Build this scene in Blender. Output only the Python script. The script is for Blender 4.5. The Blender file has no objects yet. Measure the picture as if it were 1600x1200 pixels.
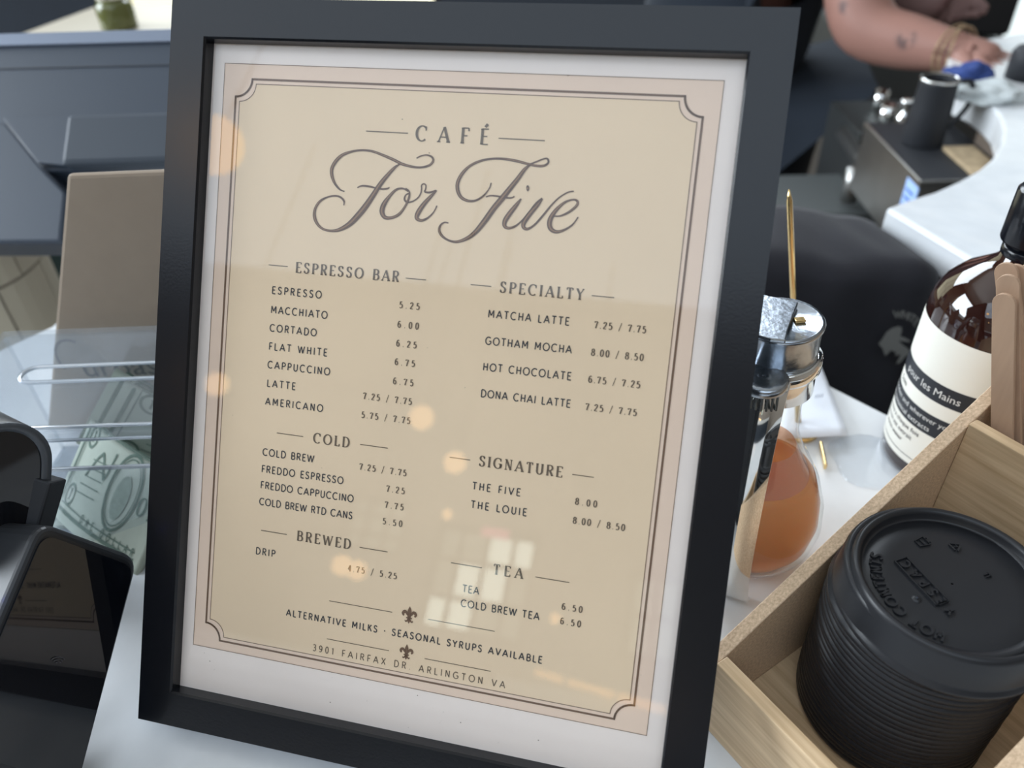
import bpy, bmesh, math, random
from mathutils import Vector, Matrix, noise
PI = math.pi
sc = bpy.context.scene
COL = sc.collection
random.seed(7)

# ------------------------------------------------------------------ camera
FPX = 1212.27
CAM = Vector((0.20754503, -0.13213286, 0.31520117))
RIGHT = Vector((0.9736941532881217, 0.22543011146300346, -0.03318072781458472))
UP = Vector((-0.11333046137018074, 0.6054557084855172, 0.787768742454232))
FWD = Vector((-0.1976762564855721, 0.7632854314789966, -0.615076781966099))
cd = bpy.data.cameras.new('camera'); cam = bpy.data.objects.new('camera', cd); COL.objects.link(cam)
cd.sensor_width = 36.0; cd.lens = FPX / 1600 * 36.0; cd.clip_start = 0.01; cd.clip_end = 60
cam.matrix_world = Matrix(((RIGHT.x, UP.x, -FWD.x, CAM.x), (RIGHT.y, UP.y, -FWD.y, CAM.y), (RIGHT.z, UP.z, -FWD.z, CAM.z), (0, 0, 0, 1)))
cd.dof.use_dof = True; cd.dof.focus_distance = 0.315; cd.dof.aperture_fstop = 8.0
sc.camera = cam
sc.view_settings.view_transform = 'Standard'; sc.view_settings.look = 'None'
sc.view_settings.gamma = 1.0; sc.view_settings.use_curve_mapping = False
sc.view_settings.exposure = 0.4

# ------------------------------------------------------------------ world and daylight
w = bpy.data.worlds.new('world'); sc.world = w; w.use_nodes = True
w.node_tree.nodes['Background'].inputs[0].default_value = (0.62, 0.74, 0.9, 1)
w.node_tree.nodes['Background'].inputs[1].default_value = 0.25

def area(name, loc, target, sx, sy, power, color):
    l = bpy.data.lights.new(name, 'AREA'); l.shape = 'RECTANGLE'; l.size = sx; l.size_y = sy
    l.energy = power; l.color = color
    o = bpy.data.objects.new(name, l); COL.objects.link(o); o.location = loc
    o.rotation_euler = (Vector(target) - Vector(loc)).to_track_quat('-Z', 'Y').to_euler()
    return o
area('daylight_back_window', (-1.2, 3.6, 2.0), (0.1, 0.1, 0), 3.2, 1.6, 125, (0.84, 0.92, 1.0))
area('daylight_left_window', (-3.6, 0.2, 1.5), (0, 0.1, 0), 2.4, 1.8, 150, (0.84, 0.92, 1.0))
area('daylight_clerestory_window', (-1.0, -2.7, 3.12), (-1.0, -2.7, 0), 6.2, 3.2, 90, (0.70, 0.84, 1.0))

# ------------------------------------------------------------------ helpers
def Rm_ray(x, y):
    return RIGHT * ((x - 800) / FPX) + UP * (-(y - 600) / FPX) + FWD
def at(x, y, z):          # point of a horizontal plane seen at a photo pixel
    r = Rm_ray(x, y); return CAM + r * ((z - CAM.z) / r.z)
def dist(x, y, d):        # point at distance d seen at a photo pixel
    return CAM + Rm_ray(x, y).normalized() * d

def link(name, me, parent=None, mat=None, loc=None):
    o = bpy.data.objects.new(name, me); COL.objects.link(o)
    if mat is not None and len(me.materials) == 0: me.materials.append(mat)
    if parent is not None: o.parent = parent
    if loc is not None: o.location = loc
    return o
def thing(name, label, cat, loc=(0, 0, 0), rot=(0, 0, 0), group=None):
    o = bpy.data.objects.new(name, None); COL.objects.link(o); o.empty_display_size = 0.02
    o.location = loc; o.rotation_euler = rot; tag(o, label, cat, group); return o
def tag(o, label=None, cat=None, group=None, kind=None):
    if label: o['label'] = label
    if cat: o['category'] = cat
    if group: o['group'] = group
    if kind: o['kind'] = kind
    return o

class MB:
    def __init__(s): s.v = []; s.f = []; s.smooth = []
    def add(s, vs, fs, sm=False):
        b = len(s.v); s.v += [tuple(v) for v in vs]; s.f += [tuple(b + i for i in f) for f in fs]; s.smooth += [sm] * len(fs); return s
    def box(s, c, d, rz=0, M=None):
        cx, cy, cz = c; hx, hy, hz = d[0] / 2, d[1] / 2, d[2] / 2
        vs = [Vector((x * hx, y * hy, z * hz)) for x in (-1, 1) for y in (-1, 1) for z in (-1, 1)]
        R = Matrix.Rotation(rz, 3, 'Z') if M is None else M
        vs = [R @ v + Vector(c) for v in vs]
        return s.add(vs, [(0, 1, 3, 2), (4, 6, 7, 5), (0, 4, 5, 1), (2, 3, 7, 6), (0, 2, 6, 4), (1, 5, 7, 3)])
    def lathe(s, prof, n=48, c=(0, 0, 0), sm=True, M=None, cap=False):
        vs = []
        for r, z in prof:
            for i in range(n):
                a = 2 * PI * i / n; v = Vector((r * math.cos(a), r * math.sin(a), z))
                if M is not None: v = M @ v
                vs.append(v + Vector(c))
        fs = [(j * n + i, j * n + (i + 1) % n, (j + 1) * n + (i + 1) % n, (j + 1) * n + i) for j in range(len(prof) - 1) for i in range(n)]
        if cap: fs += [tuple(range(n))[::-1], tuple((len(prof) - 1) * n + i for i in range(n))]
        return s.add(vs, fs, sm)
    def prism(s, pts, z0, z1, M=None, sm=False):
        n = len(pts); vs = [Vector((x, y, z0)) for x, y in pts] + [Vector((x, y, z1)) for x, y in pts]
        if M is not None: vs = [M @ v for v in vs]
        s.add(vs, [tuple(range(n))[::-1], tuple(range(n, 2 * n))])
        s.add(vs, [(i, (i + 1) % n, n + (i + 1) % n, n + i) for i in range(n)], sm); return s
    def tube(s, pts, r, n=10, sm=True):
        pts = [Vector(p) for p in pts]; rr = r if isinstance(r, (list, tuple)) else [r] * len(pts)
        vs = []; prev = None
        for i, p in enumerate(pts):
            t = (pts[min(i + 1, len(pts) - 1)] - pts[max(i - 1, 0)]).normalized()
            a = prev if prev is not None else (Vector((0, 0, 1)) if abs(t.z) < .9 else Vector((1, 0, 0)))
            u = (a - t * a.dot(t)).normalized(); prev = u; v = t.cross(u)
            for k in range(n):
                an = 2 * PI * k / n; vs.append(p + (u * math.cos(an) + v * math.sin(an)) * rr[i])
        fs = [(j * n + i, j * n + (i + 1) % n, (j + 1) * n + (i + 1) % n, (j + 1) * n + i) for j in range(len(pts) - 1) for i in range(n)]
        fs += [tuple(range(n))[::-1], tuple((len(pts) - 1) * n + i for i in range(n))]
        return s.add(vs, fs, sm)
    def build(s, name, mat, parent=None, bevel=0, loc=None, seg=2, recalc=True):
        me = bpy.data.meshes.new(name); me.from_pydata(s.v, [], s.f)
        for p, sm in zip(me.polygons, s.smooth): p.use_smooth = sm
        bm = bmesh.new(); bm.from_mesh(me)
        bmesh.ops.remove_doubles(bm, verts=bm.verts, dist=1e-6)
        if recalc: bmesh.ops.recalc_face_normals(bm, faces=bm.faces)
        if bevel:
            es = [e for e in bm.edges if len(e.link_faces) == 2 and e.calc_face_angle(0) > .5]
            bmesh.ops.bevel(bm, geom=es, offset=bevel, segments=seg, affect='EDGES', profile=.5, clamp_overlap=True)
        bm.to_mesh(me); bm.free(); me.update()
        return link(name, me, parent, mat, loc)
def rrect(w_, h_, r, n=6, cx=0, cy=0):
    P = []
    for (sx, sy, a0) in ((1, 1, 0), (-1, 1, 90), (-1, -1, 180), (1, -1, 270)):
        for k in range(n + 1):
            a = math.radians(a0 + 90 * k / n); P.append((cx + sx * (w_ / 2 - r) + r * math.cos(a), cy + sy * (h_ / 2 - r) + r * math.sin(a)))
    return P
def catmull(P, k=6):
    out = []
    n = len(P)
    for i in range(n - 1):
        p0, p1, p2, p3 = P[max(i - 1, 0)], P[i], P[i + 1], P[min(i + 2, n - 1)]
        for j in range(k):
            t = j / k
            out.append(tuple(.5 * (2 * b + (c - a) * t + (2 * a - 5 * b + 4 * c - d) * t * t + (-a + 3 * b - 3 * c + d) * t ** 3) for a, b, c, d in zip(p0, p1, p2, p3)))
    out.append(tuple(P[-1])); return out

# ------------------------------------------------------------------ materials
def node(nt, t, **kw):
    n = nt.nodes.new(t)
    for k, v in kw.items(): setattr(n, k, v)
    return n
def mat(name, col, rough=.5, metal=0, spec=.5, emit=None, estr=0, noise_amt=0, nscale=20, bump=0, bscale=200, coat=0, trans=0, ior=1.45, stretch=None, sheen=0, alpha=1):
    m = bpy.data.materials.new(name); m.use_nodes = True; nt = m.node_tree; b = nt.nodes['Principled BSDF']
    c = (col[0], col[1], col[2], 1)
    b.inputs['Base Color'].default_value = c; b.inputs['Roughness'].default_value = rough; b.inputs['Metallic'].default_value = metal
    b.inputs['Specular IOR Level'].default_value = spec; b.inputs['Coat Weight'].default_value = coat
    b.inputs['Transmission Weight'].default_value = trans; b.inputs['IOR'].default_value = ior
    b.inputs['Sheen Weight'].default_value = sheen
    if emit: b.inputs['Emission Color'].default_value = (*emit, 1); b.inputs['Emission Strength'].default_value = estr
    if noise_amt or bump:
        tc = node(nt, 'ShaderNodeTexCoord'); mp = node(nt, 'ShaderNodeMapping'); nt.links.new(tc.outputs['Object'], mp.inputs[0])
        if stretch: mp.inputs['Scale'].default_value = stretch
        if noise_amt:
            n1 = node(nt, 'ShaderNodeTexNoise'); n1.inputs['Scale'].default_value = nscale; n1.inputs['Detail'].default_value = 6
            nt.links.new(mp.outputs[0], n1.inputs['Vector'])
            mx = node(nt, 'ShaderNodeMix', data_type='RGBA'); nt.links.new(n1.outputs['Fac'], mx.inputs['Factor'])
            mx.inputs['A'].default_value = tuple(max(0, x * (1 - noise_amt)) for x in col) + (1,)
            mx.inputs['B'].default_value = tuple(min(1, x * (1 + noise_amt)) for x in col) + (1,)
            nt.links.new(mx.outputs['Result'], b.inputs['Base Color'])
        if bump:
            n2 = node(nt, 'ShaderNodeTexNoise'); n2.inputs['Scale'].default_value = bscale; n2.inputs['Detail'].default_value = 4
            nt.links.new(mp.outputs[0], n2.inputs['Vector'])
            bp = node(nt, 'ShaderNodeBump'); bp.inputs['Strength'].default_value = bump; bp.inputs['Distance'].default_value = .001
            nt.links.new(n2.outputs['Fac'], bp.inputs['Height']); nt.links.new(bp.outputs[0], b.inputs['Normal'])
    return m
def pane_mat(name, tint=(1, 1, 1), f0=.04, rough=0.0, haze=0.0):
    # clear sheet: lets light straight through, mirrors by Schlick's law on both sides
    m = bpy.data.materials.new(name); m.use_nodes = True; nt = m.node_tree; nt.nodes.clear()
    out = node(nt, 'ShaderNodeOutputMaterial'); tr = node(nt, 'ShaderNodeBsdfTransparent'); tr.inputs[0].default_value = (*tint, 1)
    gl = node(nt, 'ShaderNodeBsdfGlossy'); gl.inputs['Roughness'].default_value = rough
    geo = node(nt, 'ShaderNodeNewGeometry'); dt = node(nt, 'ShaderNodeVectorMath', operation='DOT_PRODUCT')
    nt.links.new(geo.outputs['Incoming'], dt.inputs[0]); nt.links.new(geo.outputs['Normal'], dt.inputs[1])
    ab = node(nt, 'ShaderNodeMath', operation='ABSOLUTE'); nt.links.new(dt.outputs['Value'], ab.inputs[0])
    om = node(nt, 'ShaderNodeMath', operation='SUBTRACT'); om.inputs[0].default_value = 1; nt.links.new(ab.outputs[0], om.inputs[1])
    pw = node(nt, 'ShaderNodeMath', operation='POWER'); nt.links.new(om.outputs[0], pw.inputs[0]); pw.inputs[1].default_value = 5
    ml = node(nt, 'ShaderNodeMath', operation='MULTIPLY_ADD'); nt.links.new(pw.outputs[0], ml.inputs[0]); ml.inputs[1].default_value = 1 - f0; ml.inputs[2].default_value = f0
    mx = node(nt, 'ShaderNodeMixShader'); nt.links.new(ml.outputs[0], mx.inputs[0])
    src = tr
    if haze:
        df = node(nt, 'ShaderNodeBsdfDiffuse'); df.inputs[0].default_value = (.8, .85, .9, 1)
        m2 = node(nt, 'ShaderNodeMixShader'); m2.inputs[0].default_value = haze
        nt.links.new(tr.outputs[0], m2.inputs[1]); nt.links.new(df.outputs[0], m2.inputs[2]); src = m2
    nt.links.new(src.outputs[0], mx.inputs[1]); nt.links.new(gl.outputs[0], mx.inputs[2])
    nt.links.new(mx.outputs[0], out.inputs[0]); return m
def emis(name, col, s):
    m = bpy.data.materials.new(name); m.use_nodes = True; nt = m.node_tree; nt.nodes.clear()
    out = node(nt, 'ShaderNodeOutputMaterial'); e = node(nt, 'ShaderNodeEmission'); e.inputs[0].default_value = (*col, 1); e.inputs[1].default_value = s
    nt.links.new(e.outputs[0], out.inputs[0]); return m
def wood_mat(name, c1, c2, axis_scale, end_dots=False):
    m = bpy.data.materials.new(name); m.use_nodes = True; nt = m.node_tree; b = nt.nodes['Principled BSDF']; b.inputs['Roughness'].default_value = .5
    tc = node(nt, 'ShaderNodeTexCoord'); mp = node(nt, 'ShaderNodeMapping'); mp.inputs['Scale'].default_value = axis_scale
    nt.links.new(tc.outputs['Object'], mp.inputs[0])
    n1 = node(nt, 'ShaderNodeTexNoise'); n1.inputs['Scale'].default_value = 1.0; n1.inputs['Detail'].default_value = 5; n1.inputs['Roughness'].default_value = .6
    nt.links.new(mp.outputs[0], n1.inputs['Vector'])
    cr = node(nt, 'ShaderNodeValToRGB'); cr.color_ramp.elements[0].position = .32; cr.color_ramp.elements[1].position = .68
    cr.color_ramp.elements[0].color = (*c1, 1); cr.color_ramp.elements[1].color = (*c2, 1)
    nt.links.new(n1.outputs['Fac'], cr.inputs[0]); nt.links.new(cr.outputs[0], b.inputs['Base Color'])
    bp = node(nt, 'ShaderNodeBump'); bp.inputs['Strength'].default_value = .15; bp.inputs['Distance'].default_value = .0005
    nt.links.new(n1.outputs['Fac'], bp.inputs['Height']); nt.links.new(bp.outputs[0], b.inputs['Normal'])
    return m
def marble_mat():
    m = bpy.data.materials.new('white_marble'); m.use_nodes = True; nt = m.node_tree; b = nt.nodes['Principled BSDF']; b.inputs['Roughness'].default_value = .22
    tc = node(nt, 'ShaderNodeTexCoord'); n0 = node(nt, 'ShaderNodeTexNoise'); n0.inputs['Scale'].default_value = 3; n0.inputs['Detail'].default_value = 8; n0.inputs['Distortion'].default_value = 1.2
    nt.links.new(tc.outputs['Object'], n0.inputs['Vector'])
    cr = node(nt, 'ShaderNodeValToRGB'); e = cr.color_ramp.elements
    e[0].position = .44; e[0].color = (.78, .80, .82, 1); e[1].position = .56; e[1].color = (.78, .80, .815, 1)
    k = cr.color_ramp.elements.new(.5); k.color = (.71, .74, .77, 1)
    nt.links.new(n0.outputs['Fac'], cr.inputs[0])
    n1 = node(nt, 'ShaderNodeTexNoise'); n1.inputs['Scale'].default_value = 45; n1.inputs['Detail'].default_value = 5
    nt.links.new(tc.outputs['Object'], n1.inputs['Vector'])
    mr = node(nt, 'ShaderNodeMapRange'); mr.inputs['To Min'].default_value = .9; mr.inputs['To Max'].default_value = 1.08
    nt.links.new(n1.outputs['Fac'], mr.inputs[0])
    mx = node(nt, 'ShaderNodeMix', data_type='RGBA', blend_type='MULTIPLY'); mx.inputs['Factor'].default_value = 1
    nt.links.new(cr.outputs[0], mx.inputs['A']); nt.links.new(mr.outputs[0], mx.inputs['B']); nt.links.new(mx.outputs['Result'], b.inputs['Base Color'])
    return m
M = {}
M['marble'] = marble_mat()
M['black_plastic'] = mat('black_frame_plastic', (.005, .006, .009), .20, spec=.45, bump=.02, bscale=900)
M['lid'] = mat('black_lid_plastic', (.014, .015, .018), .38, spec=.5, bump=.03, bscale=2500)
M['paper'] = mat('white_paper', (.86, .77, .71), .7, noise_amt=.02, nscale=60)
M['print'] = mat('cream_print', (.60, .50, .385), .7, noise_amt=.06, nscale=35)
M['panel'] = mat('cream_panel', (.79, .62, .43), .7, noise_amt=.05, nscale=25)
M['pinkpanel'] = mat('pale_margin', (.80, .62, .49), .7, noise_amt=.04, nscale=30)
M['ink_brown'] = mat('brown_ink', (.15, .085, .05), .6)
M['ink_thin'] = mat('thin_brown_ink', (.24, .16, .11), .6)
M['ink_dark'] = mat('charcoal_ink', (.045, .045, .05), .6)
M['ink_head'] = mat('grey_brown_ink', (.13, .095, .065), .6)
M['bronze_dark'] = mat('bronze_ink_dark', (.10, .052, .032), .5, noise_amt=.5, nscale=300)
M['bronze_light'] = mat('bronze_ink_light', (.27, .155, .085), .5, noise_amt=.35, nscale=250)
M['glass'] = pane_mat('clear_glass', f0=.05)
M['thin_glass'] = pane_mat('bottle_glass', (.96, .97, .96), .06)
M['acrylic'] = pane_mat('scratched_acrylic', (.93, .95, .97), .07, .06, haze=.07)
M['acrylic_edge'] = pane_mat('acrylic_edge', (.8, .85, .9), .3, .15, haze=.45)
M['chrome'] = mat('chrome', (.8, .8, .78), .06, 1, noise_amt=.08, nscale=60)
M['chrome_lid'] = mat('worn_chrome', (.40, .44, .49), .22, 1, noise_amt=.4, nscale=220, bump=.12, bscale=300)
M['steel'] = mat('brushed_steel', (.42, .42, .41), .35, 1, noise_amt=.15, nscale=30)
M['dark_steel'] = mat('dark_steel', (.16, .17, .17), .4, .9)
M['grey_unit'] = mat('grey_laminate', (.105, .115, .115), .45)
M['brass'] = mat('brass', (.78, .56, .26), .2, 1)
M['amber_glass'] = mat('dark_amber_glass', (.022, .007, .005), .04, spec=.8, coat=.6)
M['label_cream'] = mat('cream_label', (.82, .81, .74), .5)
M['label_black'] = mat('black_label_band', (.02, .023, .03), .45)
M['label_text'] = mat('white_label_text', (.72, .72, .70), .5)
M['slate'] = mat('slate_plastic', (.034, .048, .072), .42, spec=.5)
M['slate_edge'] = mat('silver_slate_edge', (.22, .26, .34), .35, .4)
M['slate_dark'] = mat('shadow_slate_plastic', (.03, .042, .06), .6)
M['slate_line'] = mat('seam_dark', (.015, .02, .03), .5)
M['kraft'] = mat('kraft_paper', (.34, .27, .205), .75, noise_amt=.06, nscale=80)
M['kraft_ink'] = mat('kraft_ink', (.045, .035, .03), .7)
M['device'] = mat('charcoal_device', (.02, .022, .026), .4, spec=.5)
M['device_rim'] = mat('grey_device_rim', (.06, .068, .08), .35, spec=.6)
M['screen'] = mat('glossy_black_screen', (.004, .005, .008), .03, spec=.75)
M['screen_mark'] = mat('faint_grey_mark', (.06, .06, .07), .4)
M['led'] = emis('blue_led', (.02, .03, 1), 6)
M['stir'] = mat('birch_stick', (.48, .32, .215), .6, noise_amt=.14, nscale=40, stretch=(8, 8, .6))
M['box_side'] = wood_mat('bamboo', (.54, .37, .21), (.76, .57, .36), (14, 300, 300))
M['box_sideV'] = wood_mat('bamboo_side', (.40, .27, .16), (.56, .40, .25), (300, 14, 300))
M['box_end'] = wood_mat('bamboo_end_grain', (.50, .34, .21), (.78, .58, .39), (1100, 700, 1100))
M['towel'] = mat('black_towel', (.014, .014, .019), .95, sheen=.08, noise_amt=.3, nscale=30, bump=.4, bscale=500)
M['towel_print'] = mat('grey_emblem', (.17, .17, .16), .9)
M['shirt'] = mat('navy_black_cloth', (.012, .018, .028), .9, noise_amt=.3, nscale=12, bump=.3, bscale=60)
M['skin'] = mat('skin', (.38, .20, .16), .5, noise_amt=.1, nscale=20)
def add_tattoos(m, spots):
    nt = m.node_tree; b = nt.nodes['Principled BSDF']; src = b.inputs['Base Color'].links[0].from_socket
    tc = node(nt, 'ShaderNodeTexCoord'); nz = node(nt, 'ShaderNodeTexNoise'); nz.inputs['Scale'].default_value = 90
    nt.links.new(tc.outputs['Object'], nz.inputs['Vector'])
    for c_, r_ in spots:
        d = node(nt, 'ShaderNodeVectorMath', operation='DISTANCE'); nt.links.new(tc.outputs['Object'], d.inputs[0]); d.inputs[1].default_value = c_
        k = node(nt, 'ShaderNodeMapRange'); k.inputs['From Min'].default_value = r_; k.inputs['From Max'].default_value = r_ * .6; nt.links.new(d.outputs['Value'], k.inputs[0])
        g = node(nt, 'ShaderNodeMapRange'); g.inputs['From Min'].default_value = .42; g.inputs['From Max'].default_value = .55; nt.links.new(nz.outputs['Fac'], g.inputs[0])
        mu = node(nt, 'ShaderNodeMath', operation='MULTIPLY'); nt.links.new(k.outputs[0], mu.inputs[0]); nt.links.new(g.outputs[0], mu.inputs[1])
        mx = node(nt, 'ShaderNodeMix', data_type='RGBA'); nt.links.new(mu.outputs[0], mx.inputs['Factor']); nt.links.new(src, mx.inputs['A']); mx.inputs['B'].default_value = (.17, .10, .09, 1); src = mx.outputs['Result']
    nt.links.new(src, b.inputs['Base Color'])
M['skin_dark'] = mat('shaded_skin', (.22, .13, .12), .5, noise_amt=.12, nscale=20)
M['tattoo'] = mat('tattoo_ink', (.17, .10, .09), .6)
M['bracelet'] = mat('beaded_gold', (.42, .30, .18), .45, .5)
M['receipt'] = mat('receipt_paper', (.80, .84, .92), .6)
M['receipt_ink'] = mat('receipt_ink', (.25, .28, .35), .6)
M['bill'] = mat('bill_paper', (.47, .52, .44), .75, noise_amt=.12, nscale=90)
M['bill_ink'] = mat('bill_green_ink', (.13, .19, .15), .75, noise_amt=.35, nscale=400)
M['bill_mid'] = mat('bill_mid_ink', (.30, .36, .30), .75, noise_amt=.3, nscale=500)
M['blue_cloth'] = mat('blue_cloth', (.03, .06, .22), .85)
M['white_cloth'] = mat('white_cloth', (.6, .65, .66), .9)
M['rubber'] = mat('black_rubber', (.018, .02, .025), .6)
M['tag_blue'] = mat('blue_display', (.35, .5, .8), .4, emit=(.3, .45, .8), estr=.25)
M['tag_ink'] = mat('blue_ink', (.06, .14, .45), .5)
M['cork'] = mat('coffee_grounds_strip', (.42, .32, .20), .9, noise_amt=.45, nscale=90)
M['wall'] = mat('warm_taupe_wall', (.27, .23, .19), .8, noise_amt=.04, nscale=3)
M['wall_dark'] = mat('dark_slate_wall', (.02, .028, .04), .7)
M['ceiling'] = mat('white_ceiling', (.72, .70, .66), .8)
M['floor'] = mat('brown_floor', (.13, .09, .065), .6, noise_amt=.2, nscale=4)
M['cream_tile'] = mat('cream_glazed_tile', (.42, .38, .30), .4)
M['grout'] = mat('grout', (.25, .22, .18), .9)
M['green'] = mat('dark_green_paint', (.015, .035, .035), .6)
M['cabinet'] = mat('white_cabinet', (.6, .6, .58), .6)
M['bulb'] = emis('warm_bulb', (1, .60, .27), 5.0)
M['warm_strip'] = emis('warm_strip', (1, .55, .22), 3.0)
M['daylight_pane'] = emis('daylit_pane', (.84, .95, .86), 4.5)
M['sun_pane'] = emis('sunlit_pane', (1.0, .98, .72), 1.0)
M['cool_pane'] = emis('cool_pane', (.85, .97, .98), 1.0)
M['dim_pane'] = emis('dim_street_pane', (.72, .80, .68), .9)
M['neon'] = emis('pink_neon', (1, .25, .4), 2.5)
M['black_metal'] = mat('black_metal', (.02, .02, .022), .5, .3)
M['green_glass'] = mat('olive_glass', (.12, .13, .04), .15, spec=.8)

# ------------------------------------------------------------------ the room
X0, X1, Y0, Y1, Z0, Z1 = -4.2, 3.4, -4.6, 4.2, -0.95, 3.2
def struct(o): o['kind'] = 'structure'; return o
struct(MB().box(((X0 + X1) / 2, (Y0 + Y1) / 2, Z0 - .05), (X1 - X0, Y1 - Y0, .1)).build('floor', M['floor']))
struct(MB().box(((X0 + X1) / 2, (Y0 + Y1) / 2, Z1 + .05), (X1 - X0, Y1 - Y0, .1)).build('ceiling', M['ceiling']))
def wall_with_holes(name, axis, pos, a0, a1, holes, m):
    # holes: (a,b,z0,z1) along the wall; strips of wall around them
    mb = MB(); xs = sorted({a0, a1, *[h[0] for h in holes], *[h[1] for h in holes]}); zs = sorted({Z0, Z1, *[h[2] for h in holes], *[h[3] for h in holes]})
    for i in range(len(xs) - 1):
        for j in range(len(zs) - 1):
            cx, cz = (xs[i] + xs[i + 1]) / 2, (zs[j] + zs[j + 1]) / 2
            if any(h[0] < cx < h[1] and h[2] < cz < h[3] for h in holes): continue
            d = (xs[i + 1] - xs[i], .12, zs[j + 1] - zs[j])
            if axis == 'x': mb.box((cx, pos, cz), d)
            else: mb.box((pos, cx, cz), (d[1], d[0], d[2]))
    return struct(mb.build(name, m))
back_holes = [(-1.85, -1.38, 1.12, 1.52), (-1.18, -.48, .70, 1.42), (.10, .45, .75, 1.3)]
wall_with_holes('wall_back', 'x', Y0, X0, X1, back_holes, M['wall'])
front_holes = [(-4.1, -1.2, -.93, 1.6), (1.50, 2.6, -.93, 1.4)]
wall_with_holes('wall_front', 'x', Y1, X0, X1, front_holes, M['wall_dark'])
wall_with_holes('wall_left', 'y', X0, Y0, Y1, [(-1.2, 1.4, .3, 2.3)], M['wall'])
wall_with_holes('wall_right', 'y', X1, Y0, Y1, [], M['wall'])
def window(idx, axis, pos, h, nx, nz, pane):
    a, b, z0, z1 = h; t = struct(bpy.data.objects.new('window_%d' % idx, None)); COL.objects.link(t)
    fr = MB()
    def bar(x, z, dx, dz):
        fr.box((x, pos, z) if axis == 'x' else (pos, x, z), (dx, .06, dz) if axis == 'x' else (.06, dx, dz))
    for x in (a + .025, b - .025): bar(x, (z0 + z1) / 2, .05, z1 - z0)
    for z in (z0 + .025, z1 - .025): bar((a + b) / 2, z, b - a - .1, .05)
    for i in range(1, nx): bar(a + (b - a) * i / nx, (z0 + z1) / 2, .03, z1 - z0 - .1)
    for j in range(1, nz): bar((a + b) / 2, z0 + (z1 - z0) * j / nz, b - a - .1, .028)
    fr.build('window_frame', M['black_metal'], t)
    for i in range(nx):
        for j in range(nz):
            x, z = a + (b - a) * (i + .5) / nx, z0 + (z1 - z0) * (j + .5) / nz
            d = ((b - a) / nx - .03, .008, (z1 - z0) / nz - .03)
            MB().box((x, pos, z) if axis == 'x' else (pos, x, z), d if axis == 'x' else (d[1], d[0], d[2])).build('pane', M['dim_pane'] if (pane is M['daylight_pane'] and (i * 3 + j * 5) % 4 in (1, 2)) else pane, t)
window(1, 'x', Y0, back_holes[0], 3, 3, M['dim_pane'])
window(2, 'x', Y0, back_holes[1], 4, 3, M['daylight_pane'])
window(3, 'x', Y0, back_holes[2], 2, 2, M['dim_pane'])
window(4, 'x', Y1, front_holes[0], 3, 2, M['sun_pane'])
window(5, 'x', Y1, front_holes[1], 1, 2, M['cool_pane'])
window(6, 'y', X0, (-1.2, 1.4, .3, 2.3), 3, 2, M['cool_pane'])

# ------------------------------------------------------------------ counters
edge = [(-1.6, -.05), (-.9, .04), (-.36, .10), (-.276, .165), (-.270, .229), (-.253, .264), (-.258, .36), (-.255, .45), (-.10, .52), (.13, .432), (.250, .340), (.307, .2965), (.349, .2655), (.385, .262), (.43, .262), (.50, .22), (.62, .10), (1.2, -.2)]
front = [(1.2, -.62), (-1.6, -.62)]
t = thing('service_counter', 'near white marble counter that the framed menu and bamboo box stand on', 'counter', (0, 0, 0))
MB().prism(edge[::-1] + front[::-1], -.03, 0).build('marble_top', M['marble'], t, bevel=.002)
ins = [(-1.55, -.12), (-.9, -.03), (-.36, .03), (-.24, .12), (-.22, .25), (-.22, .42), (-.10, .46), (.12, .38), (.27, .25), (.34, .21), (.42, .20), (.6, .05), (1.15, -.24)]; fin = [(1.15, -.58), (-1.55, -.58)]
MB().prism(ins[::-1] + fin[::-1], Z0, -.03).build('counter_base', M['cabinet'], t)
C = at(1385, 325, 0)
inner = [tuple(at(x, y, 0))[:2] for x, y in [(1420, 312), (1462, 299), (1500, 282), (1530, 265), (1550, 248), (1565, 225), (1569, 200), (1562, 180), (1548, 165), (1525, 148), (1490, 133)]]
Cxy = (C.x, C.y); fr_e = at(1600, 455, 0)
poly = [Cxy] + inner + [(.53, 1.12), (.72, 1.25), (1.3, 1.25), (1.3, .12), (.80, .14), (.62, .24), (fr_e.x, fr_e.y)]
t = thing('bar_counter', 'far curved white marble counter around the coffee machine', 'counter')
MB().prism(poly, -.034, 0).build('marble_top', M['marble'], t, bevel=.003)
cx_, cy_ = .85, .7
MB().prism([(.72, .42), (1.2, .2), (1.2, 1.15), (.78, 1.15)], Z0, -.034).build('counter_base', M['dark_steel'], t)

# ------------------------------------------------------------------ stroke lettering
def arc(cx, cy, rx, ry, a0, a1, n=14):
    return [(cx + rx * math.cos(math.radians(a0 + (a1 - a0) * i / n)), cy + ry * math.sin(math.radians(a0 + (a1 - a0) * i / n))) for i in range(n + 1)]
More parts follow.
